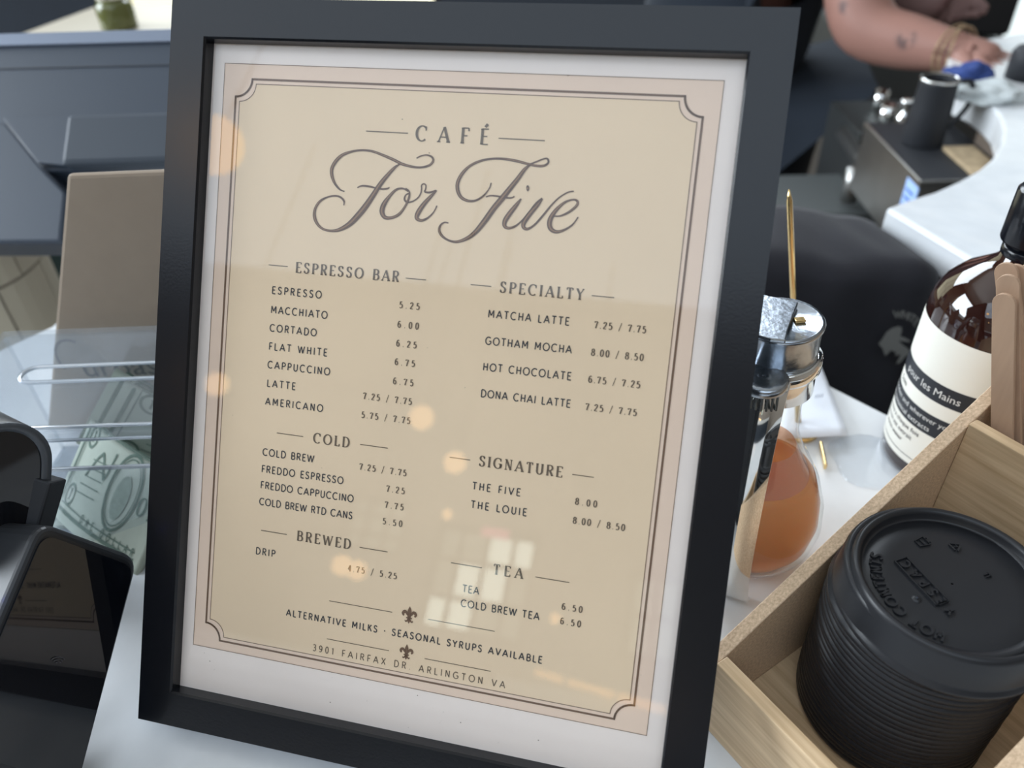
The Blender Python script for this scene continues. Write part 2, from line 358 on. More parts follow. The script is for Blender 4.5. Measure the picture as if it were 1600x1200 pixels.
# glyphs: width, strokes (polylines, cap height 1), serif spots (x, y, half width)
def glyphs():
    G = {}
    G['A'] = (.74, [[(0, 0), (.37, 1)], [(.37, 1), (.74, 0)], [(.13, .33), (.61, .33)]], [(0.02, 0, .13), (.72, 0, .15)])
    G['B'] = (.58, [[(.08, 0), (.08, 1)], [(.08, 1), (.3, 1)] + arc(.3, .76, .22, .24, 90, -90, 10) + [(.08, .52)], [(.08, .52), (.32, .52)] + arc(.32, .26, .26, .26, 90, -90, 10) + [(.08, 0)]], [(.06, 0, .1), (.06, 1, .1)])
    G['C'] = (.74, [arc(.42, .5, .40, .5, 48, 312, 24)], [])
    G['D'] = (.70, [[(.08, 0), (.08, 1)], [(.08, 1), (.28, 1)] + arc(.28, .5, .40, .5, 90, -90, 18) + [(.08, 0)]], [(.06, 0, .1), (.06, 1, .1)])
    G['E'] = (.52, [[(.08, 0), (.08, 1)], [(.08, 1), (.52, 1)], [(.08, .52), (.45, .52)], [(.08, 0), (.54, 0)]], [(.06, 0, .1), (.06, 1, .1)])
    G['F'] = (.48, [[(.08, 0), (.08, 1)], [(.08, 1), (.5, 1)], [(.08, .5), (.43, .5)]], [(.08, 0, .14), (.06, 1, .1)])
    G['G'] = (.78, [arc(.42, .5, .40, .5, 48, 325, 24) + [(.76, .46)], [(.50, .46), (.78, .46)]], [])
    G['H'] = (.66, [[(.08, 0), (.08, 1)], [(.58, 0), (.58, 1)], [(.08, .5), (.58, .5)]], [(.08, 0, .13), (.08, 1, .13), (.58, 0, .13), (.58, 1, .13)])
    G['I'] = (.16, [[(.08, 0), (.08, 1)]], [(.08, 0, .14), (.08, 1, .14)])
    G['K'] = (.60, [[(.08, 0), (.08, 1)], [(.55, 1), (.09, .42)], [(.24, .60), (.58, 0)]], [(.08, 0, .13), (.08, 1, .13)])
    G['L'] = (.48, [[(.08, 0), (.08, 1)], [(.08, 0), (.50, 0)]], [(.06, 0, .1), (.08, 1, .14)])
    G['M'] = (.84, [[(.08, 0), (.10, 1)], [(.10, 1), (.42, .28)], [(.42, .28), (.74, 1)], [(.74, 1), (.76, 0)]], [])
    G['N'] = (.68, [[(.08, 0), (.08, 1)], [(.08, 1), (.60, 0)], [(.60, 0), (.60, 1)]], [(.08, 0, .12), (.04, 1, .09), (.60, 1, .12)])
    G['O'] = (.86, [arc(.43, .5, .41, .5, 90, 450, 30)], [])
    G['P'] = (.56, [[(.08, 0), (.08, 1)], [(.08, 1), (.3, 1)] + arc(.3, .74, .25, .26, 90, -90, 12) + [(.08, .48)]], [(.08, 0, .14), (.06, 1, .1)])
    G['R'] = (.60, [[(.08, 0), (.08, 1)], [(.08, 1), (.3, 1)] + arc(.3, .75, .24, .25, 90, -90, 12) + [(.08, .5)], [(.30, .5), (.58, 0)]], [(.08, 0, .13), (.06, 1, .1), (.58, 0, .08)])
    G['S'] = (.54, [catmull([(.48, .84), (.40, .96), (.27, 1), (.12, .93), (.07, .76), (.14, .61), (.28, .52), (.43, .42), (.49, .25), (.42, .07), (.26, 0), (.11, .05), (.03, .18)], 4)], [])
    G['T'] = (.58, [[(.29, 0), (.29, 1)], [(.0, 1), (.58, 1)]], [(.29, 0, .14)])
    G['U'] = (.68, [[(.08, 1), (.08, .34)] + arc(.34, .32, .26, .32, 180, 360, 16) + [(.60, 1)]], [(.08, 1, .13), (.60, 1, .12)])
    G['V'] = (.70, [[(0, 1), (.35, 0)], [(.35, 0), (.70, 1)]], [])
    G['W'] = (1.0, [[(0, 1), (.26, 0)], [(.26, 0), (.50, .95)], [(.50, .95), (.74, 0)], [(.74, 0), (1.0, 1)]], [(.0, 1, .1), (1., 1, .1)])
    G['X'] = (.62, [[(0.02, 1), (.60, 0)], [(.60, 1), (.02, 0)]], [])
    G['Y'] = (.62, [[(0, 1), (.31, .48)], [(.31, .48), (.31, 0)], [(.31, .48), (.62, 1)]], [(.31, 0, .14), (0.02, 1, .1), (.6, 1, .1)])
    G['0'] = (.50, [arc(.25, .5, .22, .5, 90, 450, 24)], [])
    G['1'] = (.30, [[(.04, .84), (.2, 1), (.2, 0)]], [(.2, 0, .12)])
    G['2'] = (.50, [catmull([(.06, .76), (.12, .94), (.27, 1), (.42, .9), (.43, .70), (.33, .48), (.17, .25), (.03, .02)], 4), [(.03, .02), (.48, .02)]], [])
    G['3'] = (.50, [catmull([(.06, .90), (.22, 1), (.40, .92), (.42, .72), (.30, .56), (.20, .54)], 4), catmull([(.20, .54), (.38, .50), (.46, .28), (.38, .06), (.2, 0), (.04, .10)], 4)], [])
    G['5'] = (.50, [[(.10, .52), (.12, 1)], [(.12, .98), (.43, .98)], catmull([(.10, .54), (.25, .62), (.42, .52), (.46, .31), (.38, .08), (.2, 0), (.04, .12)], 4)], [])
    G['6'] = (.50, [catmull([(.43, .92), (.28, .99), (.12, .84), (.04, .5), (.07, .18), (.25, 0), (.42, .12), (.46, .32), (.38, .54), (.22, .60), (.08, .45)], 4)], [])
    G['7'] = (.48, [[(.03, .98), (.46, .98)], [(.46, .98), (.30, .5), (.20, 0)], [(.04, .98), (.03, .82)]], [])
    G['8'] = (.50, [arc(.25, .76, .18, .24, 90, 450, 18), arc(.25, .27, .22, .27, 90, 450, 20)], [])
    G['9'] = (.50, [catmull([(.07, .08), (.22, .01), (.38, .16), (.46, .5), (.43, .82), (.25, 1), (.08, .88), (.04, .68), (.12, .46), (.28, .40), (.42, .55)], 4)], [])
    G['.'] = (.16, [[(.05, .05), (.13, .05)]], [])
    G['/'] = (.40, [[(.02, -.12), (.38, 1.12)]], [])
    G[' '] = (.34, [], [])
    G['+'] = (.30, [[(.07, .45), (.23, .45)], [(.15, .37), (.15, .53)]], [])
    G['\u00c9'] = (.52, G['E'][1] + [[(.25, 1.12), (.42, 1.32)]], G['E'][2])
    return G
GL = glyphs()
def ribbon(mb, pts, wf, mp):
    # pts 2-D polyline, wf(i, tangent) half width, mp maps 2-D to 3-D
    n = len(pts); L = []; Rr = []
    closed = n > 3 and math.hypot(pts[0][0] - pts[-1][0], pts[0][1] - pts[-1][1]) < 1e-6
    for i in range(n):
        if closed: a, b = (pts[i - 1] if i else pts[-2]), (pts[i + 1] if i < n - 1 else pts[1])
        else: a, b = pts[max(i - 1, 0)], pts[min(i + 1, n - 1)]
        dx, dy = b[0] - a[0], b[1] - a[1]; l = math.hypot(dx, dy) or 1e-9; dx /= l; dy /= l
        h = wf(i, dx, dy); L.append((pts[i][0] - dy * h, pts[i][1] + dx * h)); Rr.append((pts[i][0] + dy * h, pts[i][1] - dx * h))
    vs = [mp(*q) for q in L] + [mp(*q) for q in Rr]
    mb.add(vs, [(i, i + 1, n + i + 1, n + i) for i in range(n - 1)])
def layout(text, style, track):
    ws = [GL[c][0] for c in text]; return sum(ws) + track * (len(text) - 1)
def write(mb, text, u0, u1, v, cap, mp, style='sans', wt=.065, thin=.03, track=None, hscale=None):
    # fit the text between u0 and u1 (same units as cap)
    nat = sum(GL[c][0] for c in text)
    hs = hscale or (1.0 if style == 'sans' else .95)
    if track is None: track = ((u1 - u0) / cap / hs - nat) / max(1, len(text) - 1)
    x = u0
    for c in text:
        w_, strokes, serifs = GL[c]
        for s in strokes:
            dense = s
            if len(s) == 2 and (s[0][1] != s[1][1] or s[0][0] != s[1][0]):
                dense = [s[0], s[1]]
            def wf(i, dx, dy, s=s, c=c):
                if style == 'sans': return wt * cap
                vert = abs(dy)
                if len(s) == 2:
                    lean = dx * dy
                    if vert < .2: k = 0
                    elif c in 'AVWXYMNK/' and lean > .02: k = .12
                    elif c == 'N' and abs(dx) < .05: k = .12
                    elif c == 'U' and dx == 0: k = 1
                    elif c == '/': k = .2
                    else: k = 1
                else: k = vert ** 1.6
                if c == '.': return .095 * cap
                return (thin + (wt - thin) * k) * cap
            if style == 'sans' and len(dense) == 2:      # square ends that overlap at joints
                (ax, ay), (bx_, by_) = dense; l = math.hypot(bx_ - ax, by_ - ay); e = 0 if l == 0 else (.03 if c not in '.' else 0)
            pts = [(x + px * cap * hs, v + py * cap) for px, py in dense]
            ribbon(mb, pts, wf, mp)
        if style == 'serif':
            for sx, sy, hw in serifs:
                yy = v + (sy + (.02 if sy == 0 else -.02)) * cap
                ribbon(mb, [(x + (sx - hw) * cap * hs, yy), (x + (sx + hw) * cap * hs, yy)], lambda i, a, b: thin * cap, mp)
            if c in 'ESCGTFL':   # beak terminals
                bk = {'E': [(.53, .82, 1), (.55, 0, .2)], 'F': [(.50, .80, 1)], 'L': [(.50, 0, .22)], 'T': [(.01, .8, 1), (.57, .8, 1)], 'S': [(.48, .74, .97), (.03, .03, .26)], 'C': [(.70, .70, .98)], 'G': [(.70, .70, .98)]}[c]
                for sx, a, b in bk:
                    ribbon(mb, [(x + sx * cap * hs, v + a * cap), (x + sx * cap * hs, v + b * cap)], lambda i, p, q: thin * 1.3 * cap, mp)
            if c == 'G': ribbon(mb, [(x + .70 * cap * hs, v + .46 * cap), (x + .70 * cap * hs, v + .04 * cap)], lambda i, p, q: wt * cap, mp)
        x += (w_ + track) * cap * hs

# ------------------------------------------------------------------ the framed menu
LEAN = 0.57365333; FW, FH, FM = .236, .29987, .0152
def FP(u, v, d=0):        # frame plane: u along, v up, d behind the front face
    return Vector((u, v * math.sin(LEAN) + d * math.cos(LEAN), v * math.cos(LEAN) - d * math.sin(LEAN)))
fr = thing('menu_frame', 'large black picture frame holding the cream menu with prices, leaning back on the counter', 'picture frame', tuple(CAM * .026)); fr.scale = (.974, .974, .974)
def rail(quad):
    # quad: outer a,b then inner c,d; front face d=0, inner lip stepped
    (a, b, c_, d_) = quad; vs = []
    prof = [(0, .015), (0, .0006), (.0006, 0), (.955, 0), (1, .0009), (1, .0075), (.92, .0075), (.92, .015)]
    n = len(prof)
    for s0, s1 in ((a, d_), (b, c_)):
        for k, dd in prof: vs.append(FP(s0[0] + (s1[0] - s0[0]) * k, s0[1] + (s1[1] - s0[1]) * k, dd))
    fs = [(i, (i + 1) % n, n + (i + 1) % n, n + i) for i in range(n)] + [tuple(range(n))[::-1], tuple(range(n, 2 * n))]
    return MB().add(vs, fs).build('rail', M['black_plastic'], fr)
o_ = [(0, 0), (FW, 0), (FW, FH), (0, FH)]; i_ = [(FM, FM), (FW - FM, FM), (FW - FM, FH - FM), (FM, FH - FM)]
for k in range(4):
    g = .00012
    rail((o_[k], o_[(k + 1) % 4], i_[(k + 1) % 4], i_[k]))
def slab(u0, v0, u1, v1, d0, d1, mb=None):
    mb = mb or MB(); vs = [FP(u, v, d) for d in (d0, d1) for u, v in ((u0, v0), (u1, v0), (u1, v1), (u0, v1))]
    return mb.add(vs, [(0, 1, 2, 3), (7, 6, 5, 4), (0, 4, 5, 1), (1, 5, 6, 2), (2, 6, 7, 3), (3, 7, 4, 0)])
E_ = .0011
slab(FM - E_, FM - E_, FW - FM + E_, FH - FM + E_, .0076, .0086).build('backing_sheet', M['paper'], fr)
sheet = bpy.context.scene.collection and slab(FM - E_, FM - E_, FW - FM + E_, FH - FM + E_, .0062, .0068).build('menu_sheet', M['paper'], fr)
MB().add([FP(u, v, .0042) for u, v in ((FM - .0002, FM - .0002), (FW - FM + .0002, FM - .0002), (FW - FM + .0002, FH - FM + .0002), (FM - .0002, FH - FM + .0002))], [(0, 1, 2, 3)]).build('glass_pane', M['glass'], fr)
slab(FM * .9, FM * .9, FW - FM * .9, FH - FM * .9, .0088, .0135).build('back_board', M['rubber'], fr)
# easel strut from the back of the board down to the counter
top = FP(FW / 2, .20, .0145); foot = Vector((FW / 2, top.y + .045, -.0078))
MB().add([Vector((FW / 2 + sx * ww, q.y + dy, q.z)) for q, ww in ((top, .02), (foot, .035)) for sx in (-1, 1) for dy in (0, .003)],
         [(0, 1, 3, 2), (4, 6, 7, 5), (0, 4, 5, 1), (2, 3, 7, 6), (0, 2, 6, 4), (1, 5, 7, 3)]).build('easel_leg', M['rubber'], fr)
DP = .0062
def lay(k): return lambda u, v: FP(u * 1e-3, v * 1e-3, DP - .00006 * k)
PR = (20.6, 34.9, 214.2, 277.2)
mb = MB(); f1 = lay(1); mb.add([f1(PR[0], PR[1]), f1(PR[2], PR[1]), f1(PR[2], PR[3]), f1(PR[0], PR[3])], [(0, 1, 2, 3)]).build('printed_ground', M['pinkpanel'], sheet)
def notched(u0, v0, u1, v1, r):
    P = []
    P += [(u0 + r * math.sin(a), v1 - r * math.cos(a)) for a in [PI / 2 * k / 10 for k in range(11)]][::1]
    # TL corner arc centred on the corner itself
    def ca(cx, cy, a0, a1): return [(cx + r * math.cos(math.radians(a0 + (a1 - a0) * k / 10)), cy + r * math.sin(math.radians(a0 + (a1 - a0) * k / 10))) for k in range(11)]
    return ca(u0, v1, -90, 0) + ca(u1, v1, 180, 270) + ca(u1, v0, 90, 180) + ca(u0, v0, 0, 90)
outer = notched(26.1, 38.9, 208.3, 271.4, 6.9)
inn = notched(27.9, 40.7, 206.5, 269.6, 6.9)
f2 = lay(2); MB().add([f2(u, v) for u, v in inn], [tuple(range(len(inn)))]).build('inner_panel', M['panel'], sheet)
def seglines(P, hw, k, name, m):
    mb = MB(); n = len(P); f = lay(k)
    for i in range(n):
        a, b = P[i], P[(i + 1) % n]; l = math.hypot(b[0] - a[0], b[1] - a[1]); 
        if l < 1e-6: continue
        ex, ey = (b[0] - a[0]) / l * hw, (b[1] - a[1]) / l * hw
        ribbon(mb, [(a[0] - ex * .9, a[1] - ey * .9), (b[0] + ex * .9, b[1] + ey * .9)], lambda i, p, q: hw, f)
    return mb.build(name, m, sheet)
seglines(outer, .40, 3, 'border_line', M['ink_brown'])
seglines(inn, .17, 3, 'border_line', M['ink_thin'])
seglines([(PR[0], PR[1]), (PR[2], PR[1]), (PR[2], PR[3]), (PR[0], PR[3])], .13, 3, 'edge_line', M['ink_thin'])
f4 = lay(4)
def text(name, s, u0, u1, v, cap, m, **kw):
    mb = MB(); write(mb, s, u0, u1, v, cap, f4, **kw); return mb.build(name, m, sheet, recalc=False)
def rule(u0, u1, v, hw=.165):
    mb = MB(); ribbon(mb, [(u0, v), (u1, v)], lambda i, a, b: hw, f4); mb.build('rule', M['ink_head'], sheet, recalc=False)
SER = dict(style='serif', wt=.10, thin=.042)
text('cafe_heading', 'CAF\u00c9', 103.0, 131.2, 251.1, 5.6, M['ink_head'], style='serif', wt=.095, thin=.04)
rule(82.5, 99.6, 253.7, .19); rule(135.2, 152.7, 253.6, .19)
for s, a, b, v, r in [('ESPRESSO BAR', 57.1, 100.3, 197.3, ((45.1, 53.4, 199.3), (103.3, 111.6, 199.0))),
                      ('COLD', 69.7, 85.0, 129.7, ((53.3, 65.0, 131.6), (89.8, 101.5, 131.6))),
                      ('BREWED', 65.5, 88.8, 88.2, ((49.0, 60.7, 89.9), (92.9, 104.9, 89.6))),
                      ('SPECIALTY', 141.2, 172.7, 196.9, ((129.5, 137.6, 198.8), (175.9, 184.2, 198.8))),
                      ('SIGNATURE', 139.3, 171.6, 129.6, ((127.2, 135.5, 131.4), (175.6, 183.8, 131.3))),
                      ('TEA', 149.0, 160.4, 87.8, ((131.5, 144.2, 89.5), (165.5, 178.8, 89.4)))]:
    text('section_heading', s, a, b, v, 4.0, M['ink_head'], **SER)
    for q in r: rule(*q)
for s, a, b, v in [('ESPRESSO', 47.2, 68.7, 188.0), ('MACCHIATO', 47.3, 71.8, 180.2), ('CORTADO', 47.3, 67.7, 172.8), ('FLAT WHITE', 47.4, 72.8, 165.3), ('CAPPUCCINO', 47.4, 74.6, 157.8), ('LATTE', 47.6, 60.1, 150.2), ('AMERICANO', 47.4, 72.7, 142.7),
                   ('COLD BREW', 47.6, 70.3, 121.6), ('FREDDO ESPRESSO', 47.6, 83.7, 114.5), ('FREDDO CAPPUCCINO', 47.6, 88.6, 107.7), ('COLD BREW RTD CANS', 47.5, 88.7, 100.7), ('DRIP', 47.3, 56.0, 79.5),
                   ('MATCHA LATTE', 137.4, 168.5, 187.1), ('GOTHAM MOCHA', 137.3, 170.5, 176.8), ('HOT CHOCOLATE', 137.3, 171.3, 166.8), ('DONA CHAI LATTE', 137.4, 172.1, 156.5),
                   ('THE FIVE', 137.4, 156.4, 120.1), ('THE LOUIE', 137.5, 159.6, 112.7), ('TEA', 137.2, 143.8, 78.6), ('COLD BREW TEA', 137.1, 168.6, 72.6)]:
    text('menu_item', s, a, b, v, 2.8, M['ink_dark'], wt=.08)
for s, a, b, v in [('5.25', 101.7, 109.8, 187.3), ('6.00', 101.6, 110.1, 179.7), ('6.25', 101.7, 109.9, 172.3), ('6.75', 101.7, 109.8, 165.0), ('6.75', 101.6, 109.8, 157.4), ('7.25 / 7.75', 89.6, 109.8, 150.0), ('5.75 / 7.75', 89.5, 109.8, 142.4),
                   ('7.25 / 7.75', 90.3, 110.0, 121.4), ('7.25', 102.4, 109.9, 114.1), ('7.75', 102.3, 110.0, 107.5), ('5.50', 101.9, 110.0, 100.7), ('4.75 / 5.25', 88.7, 109.5, 79.0),
                   ('7.25 / 7.75', 178.1, 196.9, 187.0), ('8.00 / 8.50', 178.0, 197.1, 176.8), ('6.75 / 7.25', 178.0, 197.0, 166.7), ('7.25 / 7.75', 178.0, 196.9, 156.3), ('8.00', 177.9, 186.0, 120.0), ('8.00 / 8.50', 177.8, 197.3, 112.6), ('6.50', 177.0, 184.8, 78.4), ('6.50', 177.0, 184.8, 72.6)]:
    if '4' in s and '4' not in GL: GL['4'] = (.50, [[(.34, 0), (.34, 1)], [(.34, 1), (.02, .28)], [(.02, .28), (.49, .28)]], [(.34, 0, .12)])
    text('menu_price', s, a, b, v, 2.5, M['ink_head'], style='serif', wt=.105, thin=.05)
text('footer_note', 'ALTERNATIVE MILKS + SEASONAL SYRUPS AVAILABLE', 62.9, 171.4, 55.5, 2.7, M['ink_dark'], wt=.088)
text('footer_address', '3901 FAIRFAX DR. ARLINGTON VA', 75.8, 157.8, 42.6, 2.7, M['ink_head'], wt=.068)
for a, b, v in [(81.5, 108.9, 65.1), (124.2, 151.7, 64.9), (81.7, 108.9, 48.8), (124.1, 151.6, 48.4)]: rule(a, b, v, .15)
def fleur(cx, v0, h):
    mb = MB(); s = h / 10
    def P(pts): return [(cx + x * s, v0 + y * s) for x, y in pts]
    pet = [(0, 10), (.55, 8.9), (1.15, 7.4), (1.2, 6.1), (.7, 4.6), (.45, 3.4), (-.45, 3.4), (-.7, 4.6), (-1.2, 6.1), (-1.15, 7.4), (-.55, 8.9)]
    mb.add([f4(*q) for q in P(pet)], [tuple(range(len(pet)))])
    for sg in (1, -1):
        c_ = catmull([(.5 * sg, 3.5), (1.1 * sg, 5.2), (2.2 * sg, 6.5), (3.4 * sg, 6.2), (3.7 * sg, 5.0), (3.0 * sg, 4.3)], 4)
        W_ = [.35, .7, .95, .8, .55, .25]
        ribbon(mb, P(c_), lambda i, a, b: s * W_[min(5, i // 4)], f4)
        c_ = catmull([(.4 * sg, 2.9), (1.0 * sg, 1.6), (1.9 * sg, 1.1), (2.3 * sg, 1.8)], 4)
        ribbon(mb, P(c_), lambda i, a, b: s * (.45 if i < 9 else .25), f4)
    ribbon(mb, P([(-1.7, 3.2), (1.7, 3.2)]), lambda i, a, b: s * .38, f4)
    ribbon(mb, P([(0, 3), (0, 1), (0, 0)]), lambda i, a, b: s * (.5, .6, .05)[i], f4)
    mb.build('fleur_emblem', M['ink_brown'], sheet, recalc=False)
fleur(116.2, 61.6, 7.3); fleur(116.3, 46.4, 6.6)
SCRIPT = {
'Fa':[(75.4,230.3,0.3),(73.3,231.0,0.6),(70.9,233.4,0.9),(69.6,236.3,1.2),(69.5,239.0,1.3),(71.0,241.8,1.3),(73.4,244.1,1.1),(77.0,245.6,0.8),(81.3,246.4,0.7),(85.7,246.2,0.8),(90.1,245.0,0.9),(94.6,243.5,1.0),(98.2,242.1,1.0),(102.6,241.3,0.8),(106.1,241.3,0.7),(109.2,242.3,0.8),(110.5,244.0,0.8),(109.8,245.4,0.7),(107.8,246.0,0.5),(105.7,245.6,0.4),(103.8,244.6,0.3)],
'Fb':[(97.4,242.1,0.4),(95.2,240.5,1.0),(92.5,237.4,1.4),(89.9,233.9,1.7),(87.4,229.7,1.9),(84.5,225.1,2.2),(81.5,221.2,2.2),(78.4,217.9,1.9),(74.9,215.7,1.4),(71.6,214.8,0.9),(67.8,215.1,0.8),(65.1,216.8,1.0),(63.5,219.6,1.2),(63.5,222.7,1.0),(65.2,225.7,0.9),(68.0,227.5,0.6),(70.9,228.3,0.6),(73.6,228.1,0.7),(75.4,226.7,0.7),(75.5,225.0,0.3)],
'Fc':[(80.6,232.1,0.3),(82.4,232.9,0.6),(84.9,232.9,0.7),(87.9,232.5,0.6),(90.8,232.2,0.6),(92.9,232.5,0.6),(93.8,233.0,0.2)],
'o':[(101.6,231.9,0.5),(99.4,232.9,0.6),(96.6,232.3,0.8),(93.9,229.4,1.2),(92.0,226.3,1.8),(91.5,223.6,1.8),(92.8,221.6,1.4),(95.3,221.5,1.0),(98.4,223.0,1.0),(100.7,226.2,0.8),(102.0,229.6,0.8),(102.0,231.9,0.5),(100.4,233.1,0.4)],
'o2':[(102.0,231.3,0.6),(100.6,230.5,0.5),(100.3,228.8,0.7),(101.6,227.9,0.6),(103.7,228.4,0.5),(105.7,229.9,0.5),(106.6,231.6,0.5),(106.8,233.2,0.5),(106.7,234.6,0.5),(107.5,235.2,0.5),(108.4,234.7,0.5),(108.4,233.3,0.5),(108.2,232.3,0.6),(110.1,232.1,0.7),(112.6,233.1,0.5)],
'r':[(112.9,233.1,0.5),(110.6,230.5,1.2),(108.0,227.3,1.6),(106.2,224.2,1.8),(105.8,222.2,1.4),(107.5,221.4,1.0),(109.9,222.3,0.7),(112.2,224.6,0.5),(113.5,227.4,0.3)],
'Ga':[(133.9,237.2,0.3),(133.4,235.2,0.4),(131.6,232.5,0.6),(128.7,230.4,0.7),(125.6,230.0,0.9),(122.8,231.1,1.1),(121.2,233.5,1.3),(120.9,236.4,1.3),(122.3,239.8,1.2),(125.1,242.9,0.9),(129.1,245.0,0.8),(133.4,246.0,0.7),(138.1,246.2,0.8),(142.9,245.7,0.9),(146.6,245.0,0.8),(150.3,244.4,0.8),(153.3,244.6,0.8),(154.8,245.8,0.7),(154.4,247.1,0.6),(153.1,247.1,0.5),(150.8,246.1,0.5),(148.3,244.9,0.6)],
'Gb':[(148.3,244.8,0.6),(146.2,242.8,1.2),(143.6,238.8,1.6),(140.9,235.0,1.8),(138.8,232.0,2.0),(135.8,227.9,2.0),(132.8,223.1,2.0),(129.8,218.9,1.7),(126.6,216.1,1.3),(122.5,214.4,0.9),(119.0,214.8,0.7),(116.4,216.3,0.9),(115.2,218.2,0.9),(115.6,220.2,0.7),(117.0,221.3,0.5),(118.6,221.2,0.3)],
'Gc':[(132.3,231.9,0.3),(134.3,232.5,0.5),(137.1,232.4,0.6),(140.2,232.1,0.6),(142.2,232.2,0.5),(143.3,232.8,0.2)],
'i':[(145.9,232.1,0.5),(144.4,229.8,1.3),(142.1,226.4,1.7),(140.6,223.7,1.7),(140.6,221.7,1.3),(142.2,221.0,0.9),(144.8,222.0,0.7),(147.3,224.5,0.5),(149.4,227.5,0.5),(151.7,230.9,0.5),(153.8,232.8,0.5)],
'dot':[(147.5,235.9,0.8),(148.0,236.0,2.2),(148.6,236.0,0.8)],
'v':[(153.9,232.7,0.6),(152.4,230.3,1.3),(150.0,227.2,1.7),(148.0,223.9,1.7),(147.8,221.9,1.3),(149.3,221.2,0.9),(151.8,222.8,0.7),(154.8,226.6,0.7),(157.4,230.3,0.6),(160.1,233.4,0.5),(163.1,235.5,0.4),(165.3,236.1,0.3)],
'e':[(158.8,226.6,0.3),(161.4,226.9,0.6),(164.5,228.6,0.8),(166.9,231.0,0.9),(167.0,232.6,0.8),(165.3,233.0,0.6),(162.5,231.9,0.8),(159.5,228.9,1.3),(157.6,225.2,1.7),(157.9,222.3,1.6),(160.0,221.0,1.2),(162.9,221.7,0.8),(166.0,223.9,0.6),(167.9,226.9,0.3)],
}
mbd, mbl = MB(), MB(); f5 = lay(5)
for k, P in SCRIPT.items():
    D_ = catmull(P, 7)
    ribbon(mbd, D_, lambda i, a, b: max(.26, D_[i][2] * .56), f4)
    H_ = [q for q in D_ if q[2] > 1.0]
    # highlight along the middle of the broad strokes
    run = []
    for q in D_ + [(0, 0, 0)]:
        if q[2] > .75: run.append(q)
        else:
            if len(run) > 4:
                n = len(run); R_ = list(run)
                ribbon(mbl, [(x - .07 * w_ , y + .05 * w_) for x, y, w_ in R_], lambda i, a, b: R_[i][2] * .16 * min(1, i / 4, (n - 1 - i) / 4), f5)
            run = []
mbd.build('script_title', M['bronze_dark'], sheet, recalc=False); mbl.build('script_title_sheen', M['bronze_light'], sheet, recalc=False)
sp = MB()
for i in range(46):
    u, v = random.uniform(18, 218), (random.uniform(16, 36) if i < 26 else random.uniform(20, 280)); s = random.choice((.10, .12, .16, .28))
    sp.add([FP((u + s * math.cos(a)) * 1e-3, (v + s * .7 * math.sin(a)) * 1e-3, .0041) for a in (0, 1.2, 2.5, 3.8, 5.1)], [(0, 1, 2, 3, 4)])
so = sp.build('dust_specks', M['ink_head'], fr, recalc=False); so['kind'] = 'stuff'

# ------------------------------------------------------------------ bamboo box with lids and stir sticks
PHI, BX, BY, BH0, BK, BT, BL, BW = -.765, .2411, .052, .0456, .4267, .0057, .1271, .0824
BACK = BL + BT + .052
bxo = thing('bamboo_organizer', 'light bamboo two-compartment box holding black lids and stir sticks', 'box', (BX, BY, 0), (0, 0, PHI))
def side(u0, u1):
    vs = []
    for u in (u0, u1):
        for v, z in ((-BT, 0), (BACK + BT, 0), (BACK + BT, BH0 + BK * BACK), (-BT, BH0 - BK * BT)): vs.append((u, v, z))
    return MB().add(vs, [(0, 1, 2, 3), (7, 6, 5, 4), (0, 4, 5, 1), (1, 5, 6, 2), (2, 6, 7, 3), (3, 7, 4, 0)])
side(-BT, 0).build('side_panel', M['box_end'], bxo, bevel=.0004)
side(BW, BW + BT).build('side_panel', M['box_end'], bxo, bevel=.0004)
MB().box((BW / 2, -BT / 2, (BH0 - .0005) / 2), (BW - .0002, BT, BH0 - .0005)).build('front_panel', M['box_side'], bxo, bevel=.0004)
hd = BH0 + BK * BL
MB().box((BW / 2, BL + BT / 2, (hd + .0062) / 2), (BW - .0002, BT, hd - .0062)).build('divider', M['box_side'], bxo, bevel=.0004)
hb_ = BH0 + BK * BACK
MB().box((BW / 2, BACK + BT / 2, hb_ / 2), (BW - .0002, BT, hb_ - .0002)).build('back_panel', M['box_side'], bxo, bevel=.0004)
MB().box((BW / 2, BACK / 2, .003), (BW - .0004, BACK - .0004, .006)).build('base', M['box_side'], bxo)
cP, sP = math.cos(PHI), math.sin(PHI)
def BU(u, v, z=0): return Vector((BX + u * cP - v * sP, BY + u * sP + v * cP, z))
# lids
LR = .0357
prof = [(.0330, .0006), (.0348, .0), (.0352, .0010), (.0350, .0024), (.0341, .0030), (.0338, .0042), (.0328, .0155), (.0322, .0172), (.0312, .0178), (.0302, .0174), (.0297, .0162), (.0292, .0143), (.0286, .0136), (.0284, .0138), (.020, .0138), (.010, .0138), (0.0004, .0138)]
prof = [(r * 1.03, z) for r, z in prof]
lid_me = MB().lathe(prof, 96).build('lid_proto', M['lid'])
me_full = lid_me.data; bpy.data.objects.remove(lid_me)
me_low = MB().lathe(prof[:9] + [(.0295, .0170), (.0290, .0140), (.0004, .0138)], 72).build('lid_proto', M['lid']); _m = me_low.data; bpy.data.objects.remove(me_low); me_low = _m
ORD = 'third fourth fifth sixth seventh eighth ninth tenth eleventh twelfth thirteenth fourteenth fifteenth sixteenth seventeenth eighteenth nineteenth twentieth twenty-first twenty-second twenty-third'.split()
NL = 24; SPACE = .00285; ZT = .0735
